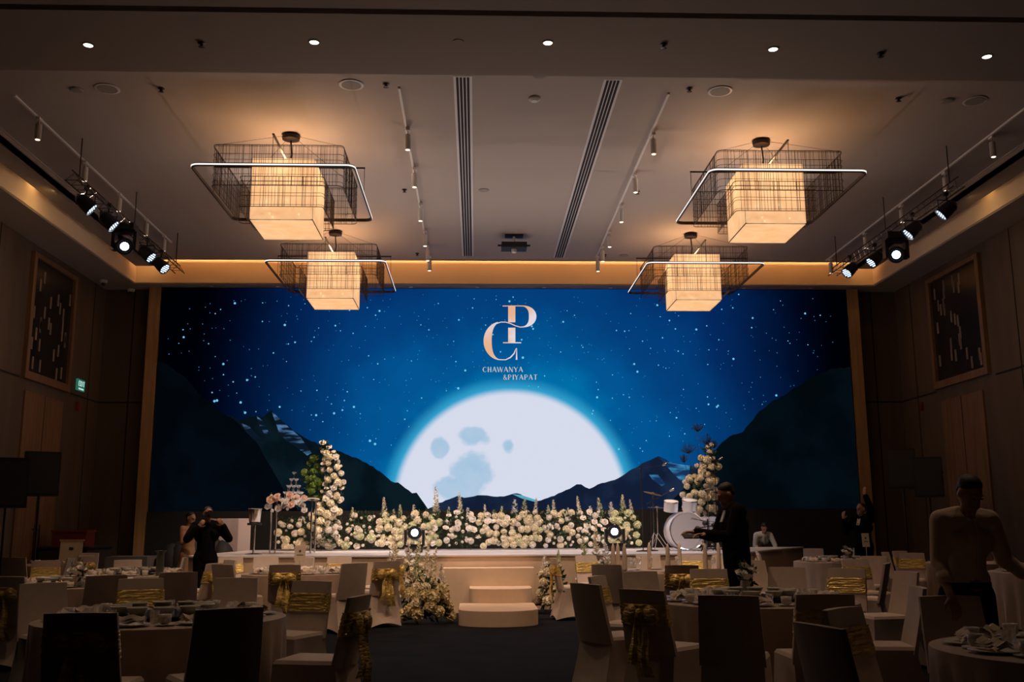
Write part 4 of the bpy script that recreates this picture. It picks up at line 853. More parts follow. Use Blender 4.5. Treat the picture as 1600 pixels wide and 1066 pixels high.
# ---------------------------------------------------------------- chairs
CH = .92
def chair_proto(bow):
    t = thing('banquet_chair', '', 'chair')
    # stretch cover: seat and skirt down to the feet
    n = 8; s = MB(); top = [(-.21, -.23), (.21, -.23), (.22, .22), (-.22, .22)]; ft = [(-.235, -.34), (.235, -.34), (.245, .26), (-.245, .26)]
    def per(c, pull):
        out = []
        for i in range(4):
            a = c[i]; b = c[(i+1) % 4]
            for j in range(n):
                q_ = j/n; x = a[0]+(b[0]-a[0])*q_; y = a[1]+(b[1]-a[1])*q_; k_ = 1-pull*sin(pi*q_); out.append((x*k_, y*k_ if abs(y) > .1 else y))
        return out
    m = 7; vs = []
    for j in range(m+1):
        f = j/m; c = [(a[0]+(b[0]-a[0])*f**1.2, a[1]+(b[1]-a[1])*f**1.3) for a, b in zip(top, ft)]
        pr = per(c, .10*sin(pi*min(1, f*1.1))**1)
        for i, (x, y) in enumerate(pr):
            u = (i % n)/n; z = .46*(1-f)+.012+(.05*sin(pi*u) if j == m else (.02*sin(pi*u) if j == m-1 else 0)); vs.append((x, y, z))
    K = 4*n; fs = [(j*K+i, (j+1)*K+i, (j+1)*K+(i+1) % K, j*K+(i+1) % K) for j in range(m) for i in range(K)]
    s.add(vs, fs)
    tp = [(x*.93, y*.93) for x, y in per(top, 0)]; vs2 = [(x, y, .472) for x, y in per(top, 0)]+[(x, y, .497) for x, y in tp]+[(x*.6, y*.6, .507) for x, y in tp]
    s.add(vs2, [(j*K+i, j*K+(i+1) % K, (j+1)*K+(i+1) % K, (j+1)*K+i) for j in range(2) for i in range(K)]+[tuple(2*K+i for i in range(K))])
    s.build('seat', M['cover'], t, True)
    # back panel, slightly waisted, leaning and curved
    s = MB(); rows = 12; cols = 8; fr_, bk = [], []
    for j in range(rows+1):
        f = j/rows; z = .44+(CH-.44)*f; w_ = .225-.022*f; y = -.215-.085*f-.02*sin(pi*f*.5)
        for i in range(cols+1):
            u = -1+2*i/cols; bend = -.016*(1-u*u); e = .008 if abs(u) > .99 else 0
            topcurve = -.004*(u*u)*(1 if j == rows else 0)
            fr_.append((u*w_, y+bend+.022-e, z+topcurve)); bk.append((u*w_, y+bend-.022+e, z+topcurve))
    c1 = cols+1; vs = fr_+bk; o_ = len(fr_); fs = []
    for j in range(rows):
        for i in range(cols): a = j*c1+i; fs += [(a, a+c1, a+c1+1, a+1), (o_+a, o_+a+1, o_+a+c1+1, o_+a+c1)]
        a = j*c1; fs.append((a, o_+a, o_+a+c1, a+c1)); a = j*c1+cols; fs.append((a, a+c1, o_+a+c1, o_+a))
    a = rows*c1; fs += [(a+i, o_+a+i, o_+a+i+1, a+i+1) for i in range(cols)]; fs += [(i, i+1, o_+i+1, o_+i) for i in range(cols)]
    s.add(vs, fs); s.build('backrest', M['cover'], t, True)
    if bow:
        s = MB(); rg = random.Random(2); zs = [.66+.012*i for i in range(14)]; vs = []; P_ = 28
        for z in zs:
            f = (z-.44)/(CH-.44); y = -.215-.085*f-.02*sin(pi*f*.5); w_ = .230-.022*f
            for i in range(P_):
                a = 2*pi*i/P_; cx = cos(a); sy = sin(a); sq = lambda v, p: math.copysign(abs(v)**p, v)
                wr = .004*sin(z*260+i*.9)+.003*sin(z*140-i*1.7); x = sq(cx, .25)*(w_+wr*.4); yy = sq(sy, .4)*(.034+wr); vs.append((x, y+yy-.016*(1-(x/w_)**2 if abs(x) < w_ else 0), z))
        fs = [(j*P_+i, j*P_+(i+1) % P_, (j+1)*P_+(i+1) % P_, (j+1)*P_+i) for j in range(13) for i in range(P_)]
        band = s.add(vs, fs).build('sash', M['gold'], t, True)
        s = MB(); c = Vector((0, -.35, .745))
        for sx in (-1, 1):     # bow loops
            pts = []; 
            for ring_ in range(7):
                q_ = ring_/6; cx = sx*(.02+.13*q_); hgt = .02+.055*sin(pi*min(1, q_*.8+.1)); dp = .012+.03*sin(pi*q_*.9)
                pts.append([(cx+c.x, c.y-dp*sin(a)+.01-.02*q_*0, c.z+hgt*cos(a)-.012*q_+.004*sin(a*5+ring_)) for a in [2*pi*k/10 for k in range(10)]])
            flat_ = [p for r_ in pts for p in r_]; s.add(flat_, [(r_*10+k, r_*10+(k+1) % 10, (r_+1)*10+(k+1) % 10, (r_+1)*10+k) for r_ in range(6) for k in range(10)]+[tuple(60+k for k in range(10))])
            # tails
            tl = []; L_ = .44 if sx > 0 else .36
            for k in range(8):
                q_ = k/7; z = c.z-.01-L_*q_; x = sx*(.015+.05*q_+.012*sin(q_*6)); wd = .02+.045*q_; yy = c.y-.015+.01*sin(q_*7)+.035*q_*(1 if z > .5 else .2)
                tl += [(x-wd, yy+.006*sin(k), z), (x-wd*.3, yy-.014, z), (x+wd*.3, yy+.004, z), (x+wd, yy-.012, z+(.0))]
            m_ = len(tl); tl2 = [(a_, b_-.004, c__) for a_, b_, c__ in tl]; f1 = [(k*4+j, k*4+j+1, (k+1)*4+j+1, (k+1)*4+j) for k in range(7) for j in range(3)]
            s.add(tl+tl2, f1+[tuple(m_+v for v in f[::-1]) for f in f1])
        s.ell(c+Vector((0, -.012, 0)), (.034, .028, .04), 10)
        s.build('bow', M['gold'], band, True)
    return t
PR = {False: chair_proto(False), True: chair_proto(True)}; used = {False: False, True: False}
TB = {}
def at(tname): return TB[tname][0]
def seat(px, py, tn, bow, label, yaw=None, Ymax=21.2, org=None, raw=False):
    p = atz(px, py, CH)
    if p.y > Ymax or p.y < 0: p = aty(px, 850, Ymax)
    if yaw is None:
        c = TB[tn][0]; dx, dy = c[0]-p.x, c[1]-p.y; yaw = math.degrees(math.atan2(dy, dx))
    a = R(yaw); f = Vector((cos(a), sin(a), 0)); o = Vector((p.x, p.y, 0))+f*.31
    if org: o = Vector(org)
    if raw: PLACED.append(o.copy())
    else: o = settle(o)
    rz = a-pi/2; grp = 'beige covered banquet chairs'+(' with gold sashes' if bow else ' without sashes')
    if not used[bow]:
        c = PR[bow]; used[bow] = True; c.location = o; c.rotation_euler.z = rz; c['label'] = label; c['group'] = grp; return c
    return dup(PR[bow], o, rz, label, grp)
def tabc(n, px, py, rad, desc, cap=None):
    p = atz(px, py, .75)
    if cap and p.y > cap: p = aty(px, py, cap)
    TB[n] = ((p.x, p.y), rad, desc)
tabc('T1', 254, 965, .88, 'front left table'); tabc('T2', 1178, 938, .88, 'front right table'); tabc('T3', 1712, 1014, .80, 'bottom right corner table')
tabc('T4', 108, 914, .86, 'second left table'); tabc('T5', 468, 889, .82, 'left stage table', 15.0); tabc('T6', 1047, 890, .82, 'upright napkins table', 14.75)
tabc('T7', 1312, 870, .82, 'right stage end table', 18.4); tabc('T9', 80, 881, .8, 'far table by the left wall', 19.5); tabc('T10', 212, 887, .8, 'small left middle table', 14.9)
tabc('T8', 1655, 893, .9, 'table at the right frame edge'); tabc('T11', 1520, 874, .8, 'far right table', 17.4)
OBST = [(-.72, 15.35, .34), (-1.12, 16.75, .36), (1.26, 16.9, .24), (2.0, 17.15, .3), (-8.2, 16.2, .3), (-8.1, 17.6, .3), (-4.6, 17.1, .28), (3.0, 11.7, .3), (3.4, 6.9, .25)]; PLACED = []
def settle(o):
    o = Vector((o.x, o.y, 0))
    for it in range(90):
        mv = Vector((0, 0, 0))
        for n_ in TB:
            (x, y), r_, d = TB[n_]; v = Vector((o.x-x, o.y-y, 0)); m_ = r_+.30
            if v.length < m_: mv += v.normalized()*(m_-v.length)
        for x, y, r_ in OBST:
            v = Vector((o.x-x, o.y-y, 0)); m_ = r_+.3
            if v.length < m_: mv += v.normalized()*(m_-v.length)
        for q_ in PLACED:
            v = o-q_
            if v.length < .52: mv += v.normalized()*(.52-v.length)*.8
        if 17.12 < o.y < 22 and -5.5 < o.x < 5.3: mv.y -= o.y-17.12
        if o.x < XL+.4: mv.x += XL+.4-o.x
        if mv.length < .003: break
        o += mv
    for n_ in TB:
        (x, y), r_, d = TB[n_]; v = Vector((o.x-x, o.y-y, 0))
        if v.length < r_+.32: o += v.normalized()*(r_+.32-v.length)
    PLACED.append(o.copy()); return o
def table(n, k=26):
    (x, y), r_, d = TB[n]
    t = thing('round_table', 'round pedestal of the '+d+', hidden under its cloth', 'table', (x, y, 0), 0, 'round banquet tables')
    MB().lathe([(r_-.02, .715), (r_-.02, .735)], n=36).build('table_top', M['wood'], t); MB().lathe([(.3, 0), (.3, .03), (.04, .05), (.04, .715)], n=14).build('pedestal', M['black'], t)
    s = MB(); N_ = 110; vs = []
    for j, (f, z) in enumerate(((.97, .748), (1, .744), (1.002, .73), (1.0, .6), (.998, .4), (.998, .2), (1.0, .015))):
        for i in range(N_):
            a = 2*pi*i/N_; amp = max(0, (j-2))/4*.04; rad_ = r_*f+amp*(sin(a*k+x)+.35*sin(a*k*.37+y)); vs.append((rad_*cos(a), rad_*sin(a), z))
    s.add([(0, 0, .75)]+vs, [(0, 1+i, 1+(i+1) % N_) for i in range(N_)]+[(1+j*N_+i, 1+(j+1)*N_+i, 1+(j+1)*N_+(i+1) % N_, 1+j*N_+(i+1) % N_) for j in range(6) for i in range(N_)])
    o = s.build('tablecloth', M['cloth'], None, True, (x, y, 0)); tag(o, 'taupe cloth hanging to the floor on the '+d, 'tablecloth', 'taupe round tablecloths')
for n in TB: table(n)
# chairs: pixel of the middle of the back top edge
S = seat
S(1319, 950, 'T3', True, 'tilted chair with crumpled gold sash at bottom right', yaw=-48, raw=True)
S(1281, 976, 'T3', False, 'curved grey chair back at the bottom right beside the tilted gold one', yaw=14, raw=True)
S(128, 957, 'T1', True, 'dark-side chair with sash, back to camera, front left table, leftmost of its two nearest')
S(358, 950, 'T1', False, 'plain chair back turned to the camera at the front left table')
S(520, 930, 'T1', True, 'aisle-side chair with dark bow at the front left table')
S(487, 908, 'T1', True, 'gold-sashed chair front behind the aisle chair of the front left table')
S(369, 903, 'T1', False, 'tan plain chair on the far side of the front left table')
S(221, 904, 'T1', True, 'gold-sashed chair seen from the front on the far side of the front left table')
S(68, 911, 'T1', False, 'plain chair at the far left of the front left table')
S(0, 0, 'T1', False, 'chair at the left frame edge of which mainly the seat shows', yaw=25, org=(-3.55, 6.6, 0))
S(8, 901, 'T4', True, 'sashed chair cut by the left frame edge at the second left table')
S(167, 899, 'T4', False, 'grey-looking chair back facing the camera at the second left table')
S(72, 876, 'T4', True, 'gold-fronted chair on the far side of the second left table')
S(279, 894, 'T10', False, 'plain dark chair back right of the tall glass vase')
S(201, 875, 'T10', False, 'white-looking plain chair facing the camera left of the draped table')
S(282, 877, 'T10', True, 'small gold-sashed chair front left of the two side-on chairs')
S(318, 880, 'T10', True, 'side-on chair with hanging gold bow left of the photographer', yaw=165)
S(335, 868, 'T10', False, 'side-on plain chair at the feet of the photographer', yaw=200)
S(303, 862, 'T10', False, 'narrow side-on chair in front of the woman in the amber dress', yaw=185)
S(12, 872, 'T9', False, 'plain chair back at the far left frame edge')
S(64, 860, 'T9', True, 'white-topped gold-sashed chair on the far side of the far left table', Ymax=19.6)
S(140, 862, 'T9', False, 'tilted white plain chair right of the far left table')
S(152, 868, 'T9', True, 'grey chair with gold edge right of the far left table')
S(110, 872, 'T9', False, 'thin side-on chair right of the far left table sign', yaw=185)
S(446, 866, 'T5', False, 'white plain chair directly before the glass-tower table')
S(477, 862, 'T5', False, 'narrow grey chair under the small table sign by the stage', yaw=235, Ymax=16.9)
S(531, 868, 'T5', True, 'gold-sashed chair front against the stage skirt on the left', Ymax=16.9)
S(366, 866, 'T5', True, 'gold-sashed chair at the left end of the stage')
S(371, 881, 'T5', False, 'plain chair back left of the table nearest the stage')
S(451, 881, 'T5', True, 'chair with a big gold bow on its back, left of the tall plain chair')
S(547, 880, 'T5', False, 'tall plain chair back by the aisle left of the gold-bow chair')
S(599, 877, 'T5', True, 'aisle chair with a long gold bow tail, left of the steps', yaw=120)
S(629, 872, 'T5', True, 'side-on chair with gold bow nearest the yellow flowers', yaw=165, Ymax=16.2)
S(866, 872, 'T6', True, 'side-on aisle chair with gold bow right of the steps', yaw=8)
S(915, 868, 'T6', True, 'gold-sashed chair between the aisle chair and the stage', Ymax=16.8)
S(948, 882, 'T6', False, 'dark plain chair back left of the table with upright napkins')
S(1065, 883, 'T6', True, 'chair with gold knot on its back before the table with upright napkins')
S(1012, 862, 'T6', False, 'light plain chair between two upright napkins, by the stage', Ymax=17.0)
S(1078, 863, 'T6', True, 'gold-sashed chair behind the table with upright napkins', Ymax=17.0)
S(1118, 866, 'T6', False, 'plain chair left of the man in the black suit', Ymax=16.8)
S(916, 912, 'T2', False, 'grey side-on chair nearest the aisle at the front right table', yaw=30)
S(934, 900, 'T2', True, 'gold-sashed chair with lit seat behind the grey aisle chair', yaw=-28)
S(1004, 921, 'T2', True, 'big chair back with a bright gold knot at the front right table')
S(1138, 930, 'T2', False, 'big plain dark chair back in the middle of the front right table')
S(1288, 928, 'T2', True, 'dark chair with bow on the near right of the front right table')
S(1000, 893, 'T2', False, 'tan plain chair front left of the gold knot chairs')
S(1107, 889, 'T2', True, 'wide gold-sashed chair front in front of the suited man')
S(1214, 886, 'T2', False, 'tan plain chair on the far side of the front right table by the vase')
S(1322, 888, 'T2', True, 'amber-toned chair on the far right of the front right table')
S(1384, 880, 'T2', False, 'blue-grey angled chair back right of the front right table', yaw=150)
S(1415, 893, 'T2', False, 'tan angled chair in front of the man in the tan shirt', yaw=190)
S(1432, 917, 'T3', False, 'dark chair back under the hand of the man in the tan shirt', yaw=170)
S(1168, 864, 'T7', False, 'tan leaning chair just right of the suited man', yaw=-20)
S(1178, 876, 'T7', False, 'white-fronted plain chair before the tan leaning chair', yaw=-60)
S(1222, 862, 'T7', True, 'grey chair back with gold bow at the right stage end')
S(1270, 853, 'T7', False, 'white plain chair on the far side of the right stage end table')
S(1296, 862, 'T7', False, 'grey plain chair back before the right stage end table')
S(1336, 874, 'T7', True, 'small gold chair front below the round flower vase', yaw=-80)
S(1366, 869, 'T7', False, 'white plain chair front right of the small gold chair', yaw=225)
S(1348, 846, 'T7', True, 'gold-topped chair behind the table sign on the right')
S(1406, 861, 'T11', True, 'dark chair back with gold stripes left of the bright gold chair')
S(1424, 864, 'T11', True, 'bright gold sashed chair beside the arm of the man in the tan shirt', yaw=240)
S(1484, 930, 'T3', False, 'large tan chair front in front of the standing man')
# ---------------------------------------------------------------- table settings
def proto(s, name, m, smooth=True):
    me = s.mesh(name); me.materials.append(m)
    if smooth: me.polygons.foreach_set('use_smooth', [True]*len(me.polygons))
    return me
plate = proto(MB().lathe([(.07, 0), (.075, .003), (.13, .014), (.132, .017), (.075, .009), (.0, .006)], n=24), 'plate', M['china'])
cup = proto(MB().lathe([(.022, 0), (.038, .012), (.043, .065), (.04, .065), (.035, .015), (0, .01)], n=16), 'cup', M['china'])
saucer = proto(MB().lathe([(.03, 0), (.07, .008), (.072, .011), (.03, .005)], n=18), 'saucer', M['china'])
bowl = proto(MB().lathe([(.03, 0), (.045, .008), (.075, .06), (.072, .062), (.045, .015), (0, .012)], n=18), 'bowl', M['bowl'])
tumbler = proto(MB().lathe([(.028, 0), (.034, .09), (.031, .09), (.026, .005), (0, .004)], n=14), 'tumbler', M['glass'])
wine = proto(MB().lathe([(.034, 0), (.005, .006), (.004, .09), (.03, .115), (.038, .15), (.03, .2), (.027, .2), (.034, .15), (.026, .118), (0, .1)], n=14), 'wine_glass', M['glass'])
def napk():
    s = MB()
    for k in range(3):
        vs = []
        for i in range(9):
            x = -.1+.2*i/8; z = .018+.012*k+.008*sin(i*1.3+k); w_ = .045-.008*k+.012*cos(i*.8); vs += [(x, -w_, z-.008), (x, 0, z+.016), (x, w_, z-.008)]
        s.add(vs, [(i*3+j, (i+1)*3+j, (i+1)*3+j+1, i*3+j+1) for i in range(8) for j in range(2)])
    return s
napkin = proto(napk(), 'napkin', M['napkin'], False)
tallnap = proto(MB().lathe([(.03, 0), (.036, .05), (.03, .28), (.024, .36), (.006, .42)], n=10), 'tall_napkin', M['napkin'])
SEATN = ['nearest seat', 'first seat right of the nearest', 'near-right seat', 'far-right seat', 'first seat right of the farthest', 'farthest seat', 'first seat left of the farthest', 'far-left seat', 'near-left seat', 'first seat left of the nearest']
def setting(n, ns, off, full):
    (x, y), r_, d = TB[n]
    for i in range(ns):
        a = off+2*pi*i/ns
        P_ = lambda rr_, da: (x+rr_*cos(a+da), y+rr_*sin(a+da), .75)
        def put(nm, me, rr_, da, cat, what, dz=0, rot=0):
            o = link(nm, me, None, Vector(P_(rr_, da))+Vector((0, 0, dz)), (0, 0, a+rot)); tag(o, what+' on the '+d+', '+SEATN[int(round(((a+pi/2+.02) % (2*pi))/(pi/5))) % 10], cat, cat+'s on the '+d)
        put('dinner_plate', plate, r_-.2, 0, 'plate', 'white plate')
        if n != 'T6': put('napkin', napkin, r_-.2, 0, 'napkin', 'folded napkin', .012, pi/2+random.uniform(-.3, .3))
        if full:
            put('saucer', saucer, r_-.2, .33, 'saucer', 'saucer'); put('tea_cup', cup, r_-.2, .33, 'cup', 'white tea cup', .009)
            put('tumbler', tumbler, r_-.38, .2, 'glass', 'water tumbler')
for n, ns, off, full in (('T1', 10, .3, 1), ('T2', 10, .1, 1), ('T3', 10, .2, 1), ('T4', 10, 0, 1), ('T5', 9, .2, 1), ('T6', 9, .35, 0), ('T7', 9, .1, 1), ('T9', 8, .1, 0), ('T10', 8, .2, 1), ('T8', 8, 0, 0), ('T11', 8, .3, 0)):
    setting(n, ns, off, full)
def susan(n, nb, dx=0):
    (x, y), r_, d = TB[n]
    t = thing('lazy_susan', 'dark glass turntable on the '+d, 'turntable', (x+dx, y, .75), 0, 'table turntables')
    MB().lathe([(.1, 0), (.1, .02)], n=20).build('base', M['black'], t); MB().lathe([(.38, .02), (.39, .026), (.38, .032)], n=40).build('tray', M['susan'], t)
    for i in range(nb):
        a = 2*pi*i/nb; o = link('soup_bowl', bowl, None, (x+dx+.3*cos(a), y+.3*sin(a), .782)); tag(o, 'soup bowl on the '+d+', '+SEATN[int(round(((a+pi/2+.02) % (2*pi))/(pi/5))) % 10].replace('seat', 'bowl'), 'bowl', 'soup bowls on the '+d)
for n, nb in (('T1', 10), ('T2', 10), ('T4', 10), ('T7', 8), ('T10', 8)): susan(n, nb)
# tall upright napkins and wine glasses
(x6, y6), r6, d6 = TB['T6']
for i, (px, py) in enumerate(((935, 850), (965, 847), (976, 857), (1014, 848), (1043, 857), (1061, 849), (1101, 847), (1122, 849))):
    a = [200, 165, 225, 125, 262, 75, 300, 15][i]; x = x6+.66*cos(R(a)); tx = aty(px, py, y6+.66*sin(R(a))).x; tx = max(x6-.84, min(x6+.84, tx))
    yy = y6+.66*sin(R(a)); yy = max(y6-math.sqrt(max(.01, .84**2-(tx-x6)**2)), min(y6+math.sqrt(max(.01, .84**2-(tx-x6)**2)), yy))
    tag(link('rolled_napkin', tallnap, None, (tx, yy, .752), sc=(1, 1, .95)), ['tall napkin cone nearest the aisle on its table', 'tall napkin cone second from the aisle', 'tall napkin cone third from the aisle, set closer', 'tall napkin cone fourth from the aisle', 'tall napkin cone fifth from the aisle, set closer', 'tall napkin cone in front of the bass drum', 'tall napkin cone second nearest the suited man', 'tall napkin cone beside the suited man'][i], 'napkin', 'upright rolled napkins')
for gi, (px, a) in enumerate(((951, 190), (960, 215), (987, 240), (1003, 140), (1024, 100), (1065, 70), (1110, 330))):
    tx = max(x6-.6, min(x6+.6, aty(px, 880, y6).x)); tag(link('wine_glass', wine, None, (tx, y6+.35*sin(R(a)), .752)), 'clear wine glass on the upright napkins table, %s from the left' % ['first', 'second', 'third', 'fourth', 'fifth', 'sixth', 'seventh'][gi], 'glass', 'wine glasses right of the aisle')
# table signs and small vases
def sign(n, dx, dy, label, w_=.11, h=.2, z=.752, lift=0):
    (x, y), r_, d = TB[n]
    t = thing('table_sign', label, 'sign', (x+dx, y+dy, z))
    MB().bx(-w_/2-.01, w_/2+.01, -.04, .04, 0, .012).tube([(0, 0, .01), (0, 0, lift+.02)], .006, 6).build('sign_base', M['plaster'], t)
    MB().box((0, 0, lift+h/2+.01), (w_, .006, h), rx=-.1).build('sign_card', M['paper'], t)
    MB().box((0, -.004+.0, lift+h*.68), (w_*.18, .006, h*.12), rx=-.1).box((0, -.003, lift+h*.42), (w_*.6, .006, h*.05), rx=-.1).build('print', M['ink'], t)
    return t
sign('T5', 0, 0, 'cream table sign on a slim holder at the table nearest the stage', .16, .22, lift=.16)

t = sign('T7', .3, -.52, 'cream table sign above the vase right of the stage', .13, .24, lift=.25)
t = sign('T9', .35, 0, 'cream menu board with gold top edge at the far left table', .42, .42); MB().box((0, .02, .44), (.46, .03, .03)).build('gold_edge', M['gold'], t)
def vase(x, y, z, label, h=.16, w_=.06):
    t = thing('flower_vase', label, 'vase', (x, y, z), 0)
    MB().lathe([(w_*.6, 0), (w_, .02), (w_*.8, h), (w_*.7, h), (w_*.9, .03)], n=14, close=False).build('vase_body', M['china'], t, True)
    leaves(50, lambda g: (g.uniform(-.08, .08), g.uniform(-.08, .08), h+g.uniform(-.02, .12)), .07, 3).build('foliage', M['green'], t)
    for k, (a, b, c) in enumerate(((-.05, -.04, .06), (.05, -.05, .08), (0, .02, .12), (.0, -.06, .02))): link('rose', BL['rosec'], t, (a, b, h+c), (.5, 0, k), .8)
def onT(n, px, dy): 
    (x, y), r_, d = TB[n]; return (aty(px, 900, y+dy).x, y+dy, .752)
vase(*onT('T2', 1165, .50), 'white vase of cream roses on the front right table', .14)
vase(*onT('T4', 122, -.5), 'small dark-leaved rose vase on the second left table', .12)
vase(*onT('T7', 1325, -.58), 'small rose vase under the table sign right of the stage', .12)
x, y, z = onT('T10', 249, -.5); t = thing('tall_vase', 'tall grey-green vase standing beside the dark plain chair', 'vase', (x, y, z)); MB().lathe([(.05, 0), (.055, .02), (.05, .3), (.08, .34), (.075, .34), (.045, .3), (.04, .03)], n=18, close=False).build('vase_body', mat('grey_green_glaze', (.12, .15, .13), .4), t, True)
# ---------------------------------------------------------------- people
def solid(s, name, m, parent, vox=.011, smooth=6):
    me = s.mesh(name); o = bpy.data.objects.new('tmp', me); col.objects.link(o)
    r_ = o.modifiers.new('r', 'REMESH'); r_.mode = 'VOXEL'; r_.voxel_size = vox
    q_ = o.modifiers.new('s', 'SMOOTH'); q_.iterations = smooth; q_.factor = .5
    dg = bpy.context.evaluated_depsgraph_get(); dg.update(); me2 = bpy.data.meshes.new_from_object(o.evaluated_get(dg)); bpy.data.objects.remove(o)
    me2.name = name; me2.materials.clear(); me2.materials.append(m); me2.polygons.foreach_set('use_smooth', [True]*len(me2.polygons))
    return link(name, me2, parent)
def hand(s, w_, d, side, k=1, curl=.4, thumb=None):
    """palm and five fingers from wrist w_ along direction d"""
    d = Vector(d).normalized(); up = Vector((0, -1, 0)) if abs(d.y) < .8 else Vector((0, 0, 1)); lat = d.cross(up).normalized()*side; nrm = lat.cross(d).normalized()*side
    w_ = Vector(w_); pc = w_+d*.05*k
    s.caps(w_, .024*k, w_+d*.03*k, .026*k)
    for u in (-.026, -.009, .009, .026): s.caps(w_+d*.02*k+lat*u*.7*k, .014*k, w_+d*.085*k+lat*u*k, .013*k, 8)
    for u, l in ((-.03, .075), (-.01, .085), (.01, .08), (.03, .062)):
        a = w_+d*.088*k+lat*u*k; b = a+(d*cos(curl*.6)-nrm*sin(curl*.6))*l*.5*k; c = b+(d*cos(curl*1.7)-nrm*sin(curl*1.7))*l*.5*k
        s.caps(a, .0095*k, b, .009*k, 8); s.caps(b, .009*k, c, .0078*k, 8)
    a = w_+d*.03*k-lat*.028*k; b = a+(d*.6-lat*.75-nrm*.2).normalized()*.04*k; c = b+(d*.9-lat*.25-nrm*.3).normalized()*.032*k
    s.caps(a, .013*k, b, .0115*k, 8); s.caps(b, .0115*k, c, .0095*k, 8)
def person(label, loc, rz, H, pose, top, legs, jacket=False, shirtcol=None, vox=.011, hair='short', curl=.5, female=False, sleeve=1.0):
    """pose gives elbow / wrist for each side and a lean; figure faces -Y before turning"""
    t = thing('person', label, 'person', loc, rz); k = H/1.75; J = {}
    V_ = lambda x, y, z: Vector((x, y, z))*k
    lean = pose.get('lean', 0); hd = pose.get('head', 0); crouch = pose.get('crouch', 0)
    pel = V_(0, crouch*.1, .93-crouch); chest = pel+V_(0, -.35*sin(lean), .35*cos(lean)); neck = pel+V_(0, -.55*sin(lean), .55*cos(lean))
    head_c = neck+V_(0, -.15*sin(lean+hd)-.01, .142*cos(lean+hd)); sw = .165 if female else .185
    sh = {-1: neck+V_(-sw, 0, -.055), 1: neck+V_(sw, 0, -.055)}
    el, wr, hdv = {}, {}, {}
    for sd in (-1, 1):
        e, w_, h_ = pose[sd]; el[sd] = sh[sd]+V_(*e).normalized()*.285*k; wr[sd] = el[sd]+V_(*w_).normalized()*.255*k; hdv[sd] = h_
    hip = {sd: pel+V_(.09*sd, 0, -.02) for sd in (-1, 1)}; kn, an = {}, {}
    for sd in (-1, 1):
        st_ = pose.get('step', {}).get(sd, 0); an[sd] = V_(.1*sd, st_, .085); mid = (hip[sd]+an[sd])/2; kn[sd] = mid+V_(.02*sd, -.04-crouch*.75, 0)
    # body
    s = MB(); nk = 10
    s.caps(pel, .115*k, chest, .125*k, 14); s.caps(pel+V_(-.05, 0, 0), .105*k, pel+V_(.05, 0, 0), .105*k, 12); s.caps(chest+V_(-.06, 0, 0), .11*k, chest+V_(.06, 0, 0), .11*k, 12)
    s.caps(neck+V_(-sw+.03, 0, -.06), .06*k, neck+V_(sw-.03, 0, -.06), .06*k, 12); s.caps(neck+V_(0, 0, -.06), .058*k, head_c+V_(0, .01, -.05), .052*k, 12)
    rot = Matrix.Rotation(-(lean+hd), 3, 'X').inverted() if False else Matrix.Rotation((lean+hd), 3, 'X')
    hp = lambda x, y, z: head_c + (rot @ Vector((x, y, z)))*k
    s.ell(head_c+Vector((0, .01, .015))*k, (.075*k, .094*k, .105*k), 18, rot); s.ell(hp(0, -.035, -.055), (.055*k, .055*k, .062*k), 14, rot)
    s.caps(hp(0, -.088, .012), .009*k, hp(0, -.105, -.02), .014*k, 8)                                   # nose
    s.caps(hp(-.028, -.085, -.058), .008*k, hp(.028, -.085, -.058), .008*k, 8)                           # lips
    s.caps(hp(-.04, -.08, .03), .008*k, hp(.04, -.08, .03), .008*k, 8); s.ell(hp(0, -.07, -.095), (.025*k, .022*k, .02*k), 8, rot)
    for sd in (-1, 1):
        s.ell(hp(.077*sd, .012, -.005), (.012*k, .02*k, .032*k), 8, rot)
        s.caps(sh[sd], .058*k, el[sd], .042*k); s.caps(el[sd], .042*k, wr[sd], .027*k); hand(s, wr[sd], Vector(hdv[sd]), sd, k, curl)
        s.caps(hip[sd], .09*k, kn[sd], .058*k, 12); s.caps(kn[sd], .056*k, an[sd], .038*k, 12); s.caps(an[sd]+V_(0, .03, -.035), .038*k, an[sd]+V_(.01*sd, -.15, -.052), .032*k, 10)
    body = solid(s, 'body', M['skin'], t, min(vox, .009), 3)
    for sd in (-1, 1):
        MB().ell(hp(.03*sd, -.084, .008), (.012*k, .007*k, .006*k), 8, rot).build('eye', M['blackgloss'], t, True)
    # hair
    s = MB(); s.ell(hp(0, .03, .062), (.079*k, .088*k, .066*k), 16, rot); s.ell(hp(0, .055, .01), (.075*k, .06*k, .075*k), 14, rot)
    if hair == 'bun': s.ell(hp(0, .12, .03), .045*k, 12); s.caps(hp(0, .07, -.05), .05*k, hp(0, .07, .0), .06*k)
    solid(s, 'hair', M['hair'], t, .012, 3)
    # upper garment
    g = 1.0; s = MB(); ex = .03 if jacket else .018
    if not female:
        s.caps(pel+V_(0, 0, .13 if not jacket else -.06), (.118+ex)*k, chest, (.118+ex)*k, 16); s.caps(pel+V_(-.055, 0, .09 if not jacket else .02), (.1+ex)*k, pel+V_(.055, 0, .09 if not jacket else .02), (.1+ex)*k, 14)
        s.caps(chest+V_(-.075, 0, .0), (.105+ex)*k, chest+V_(.075, 0, .0), (.105+ex)*k, 14); s.caps(neck+V_(-sw+.02, 0, -.06), (.056+ex)*k, neck+V_(sw-.02, 0, -.06), (.056+ex)*k, 14)
        s.caps(chest, (.12+ex)*k, neck+V_(0, 0, -.07), (.07+ex)*k, 14)
        for sd in (-1, 1): s.caps(neck+V_(.03*sd, .015, .0), (.03+ex)*k, sh[sd]+V_(0, 0, .012), (.045+ex)*k, 12)
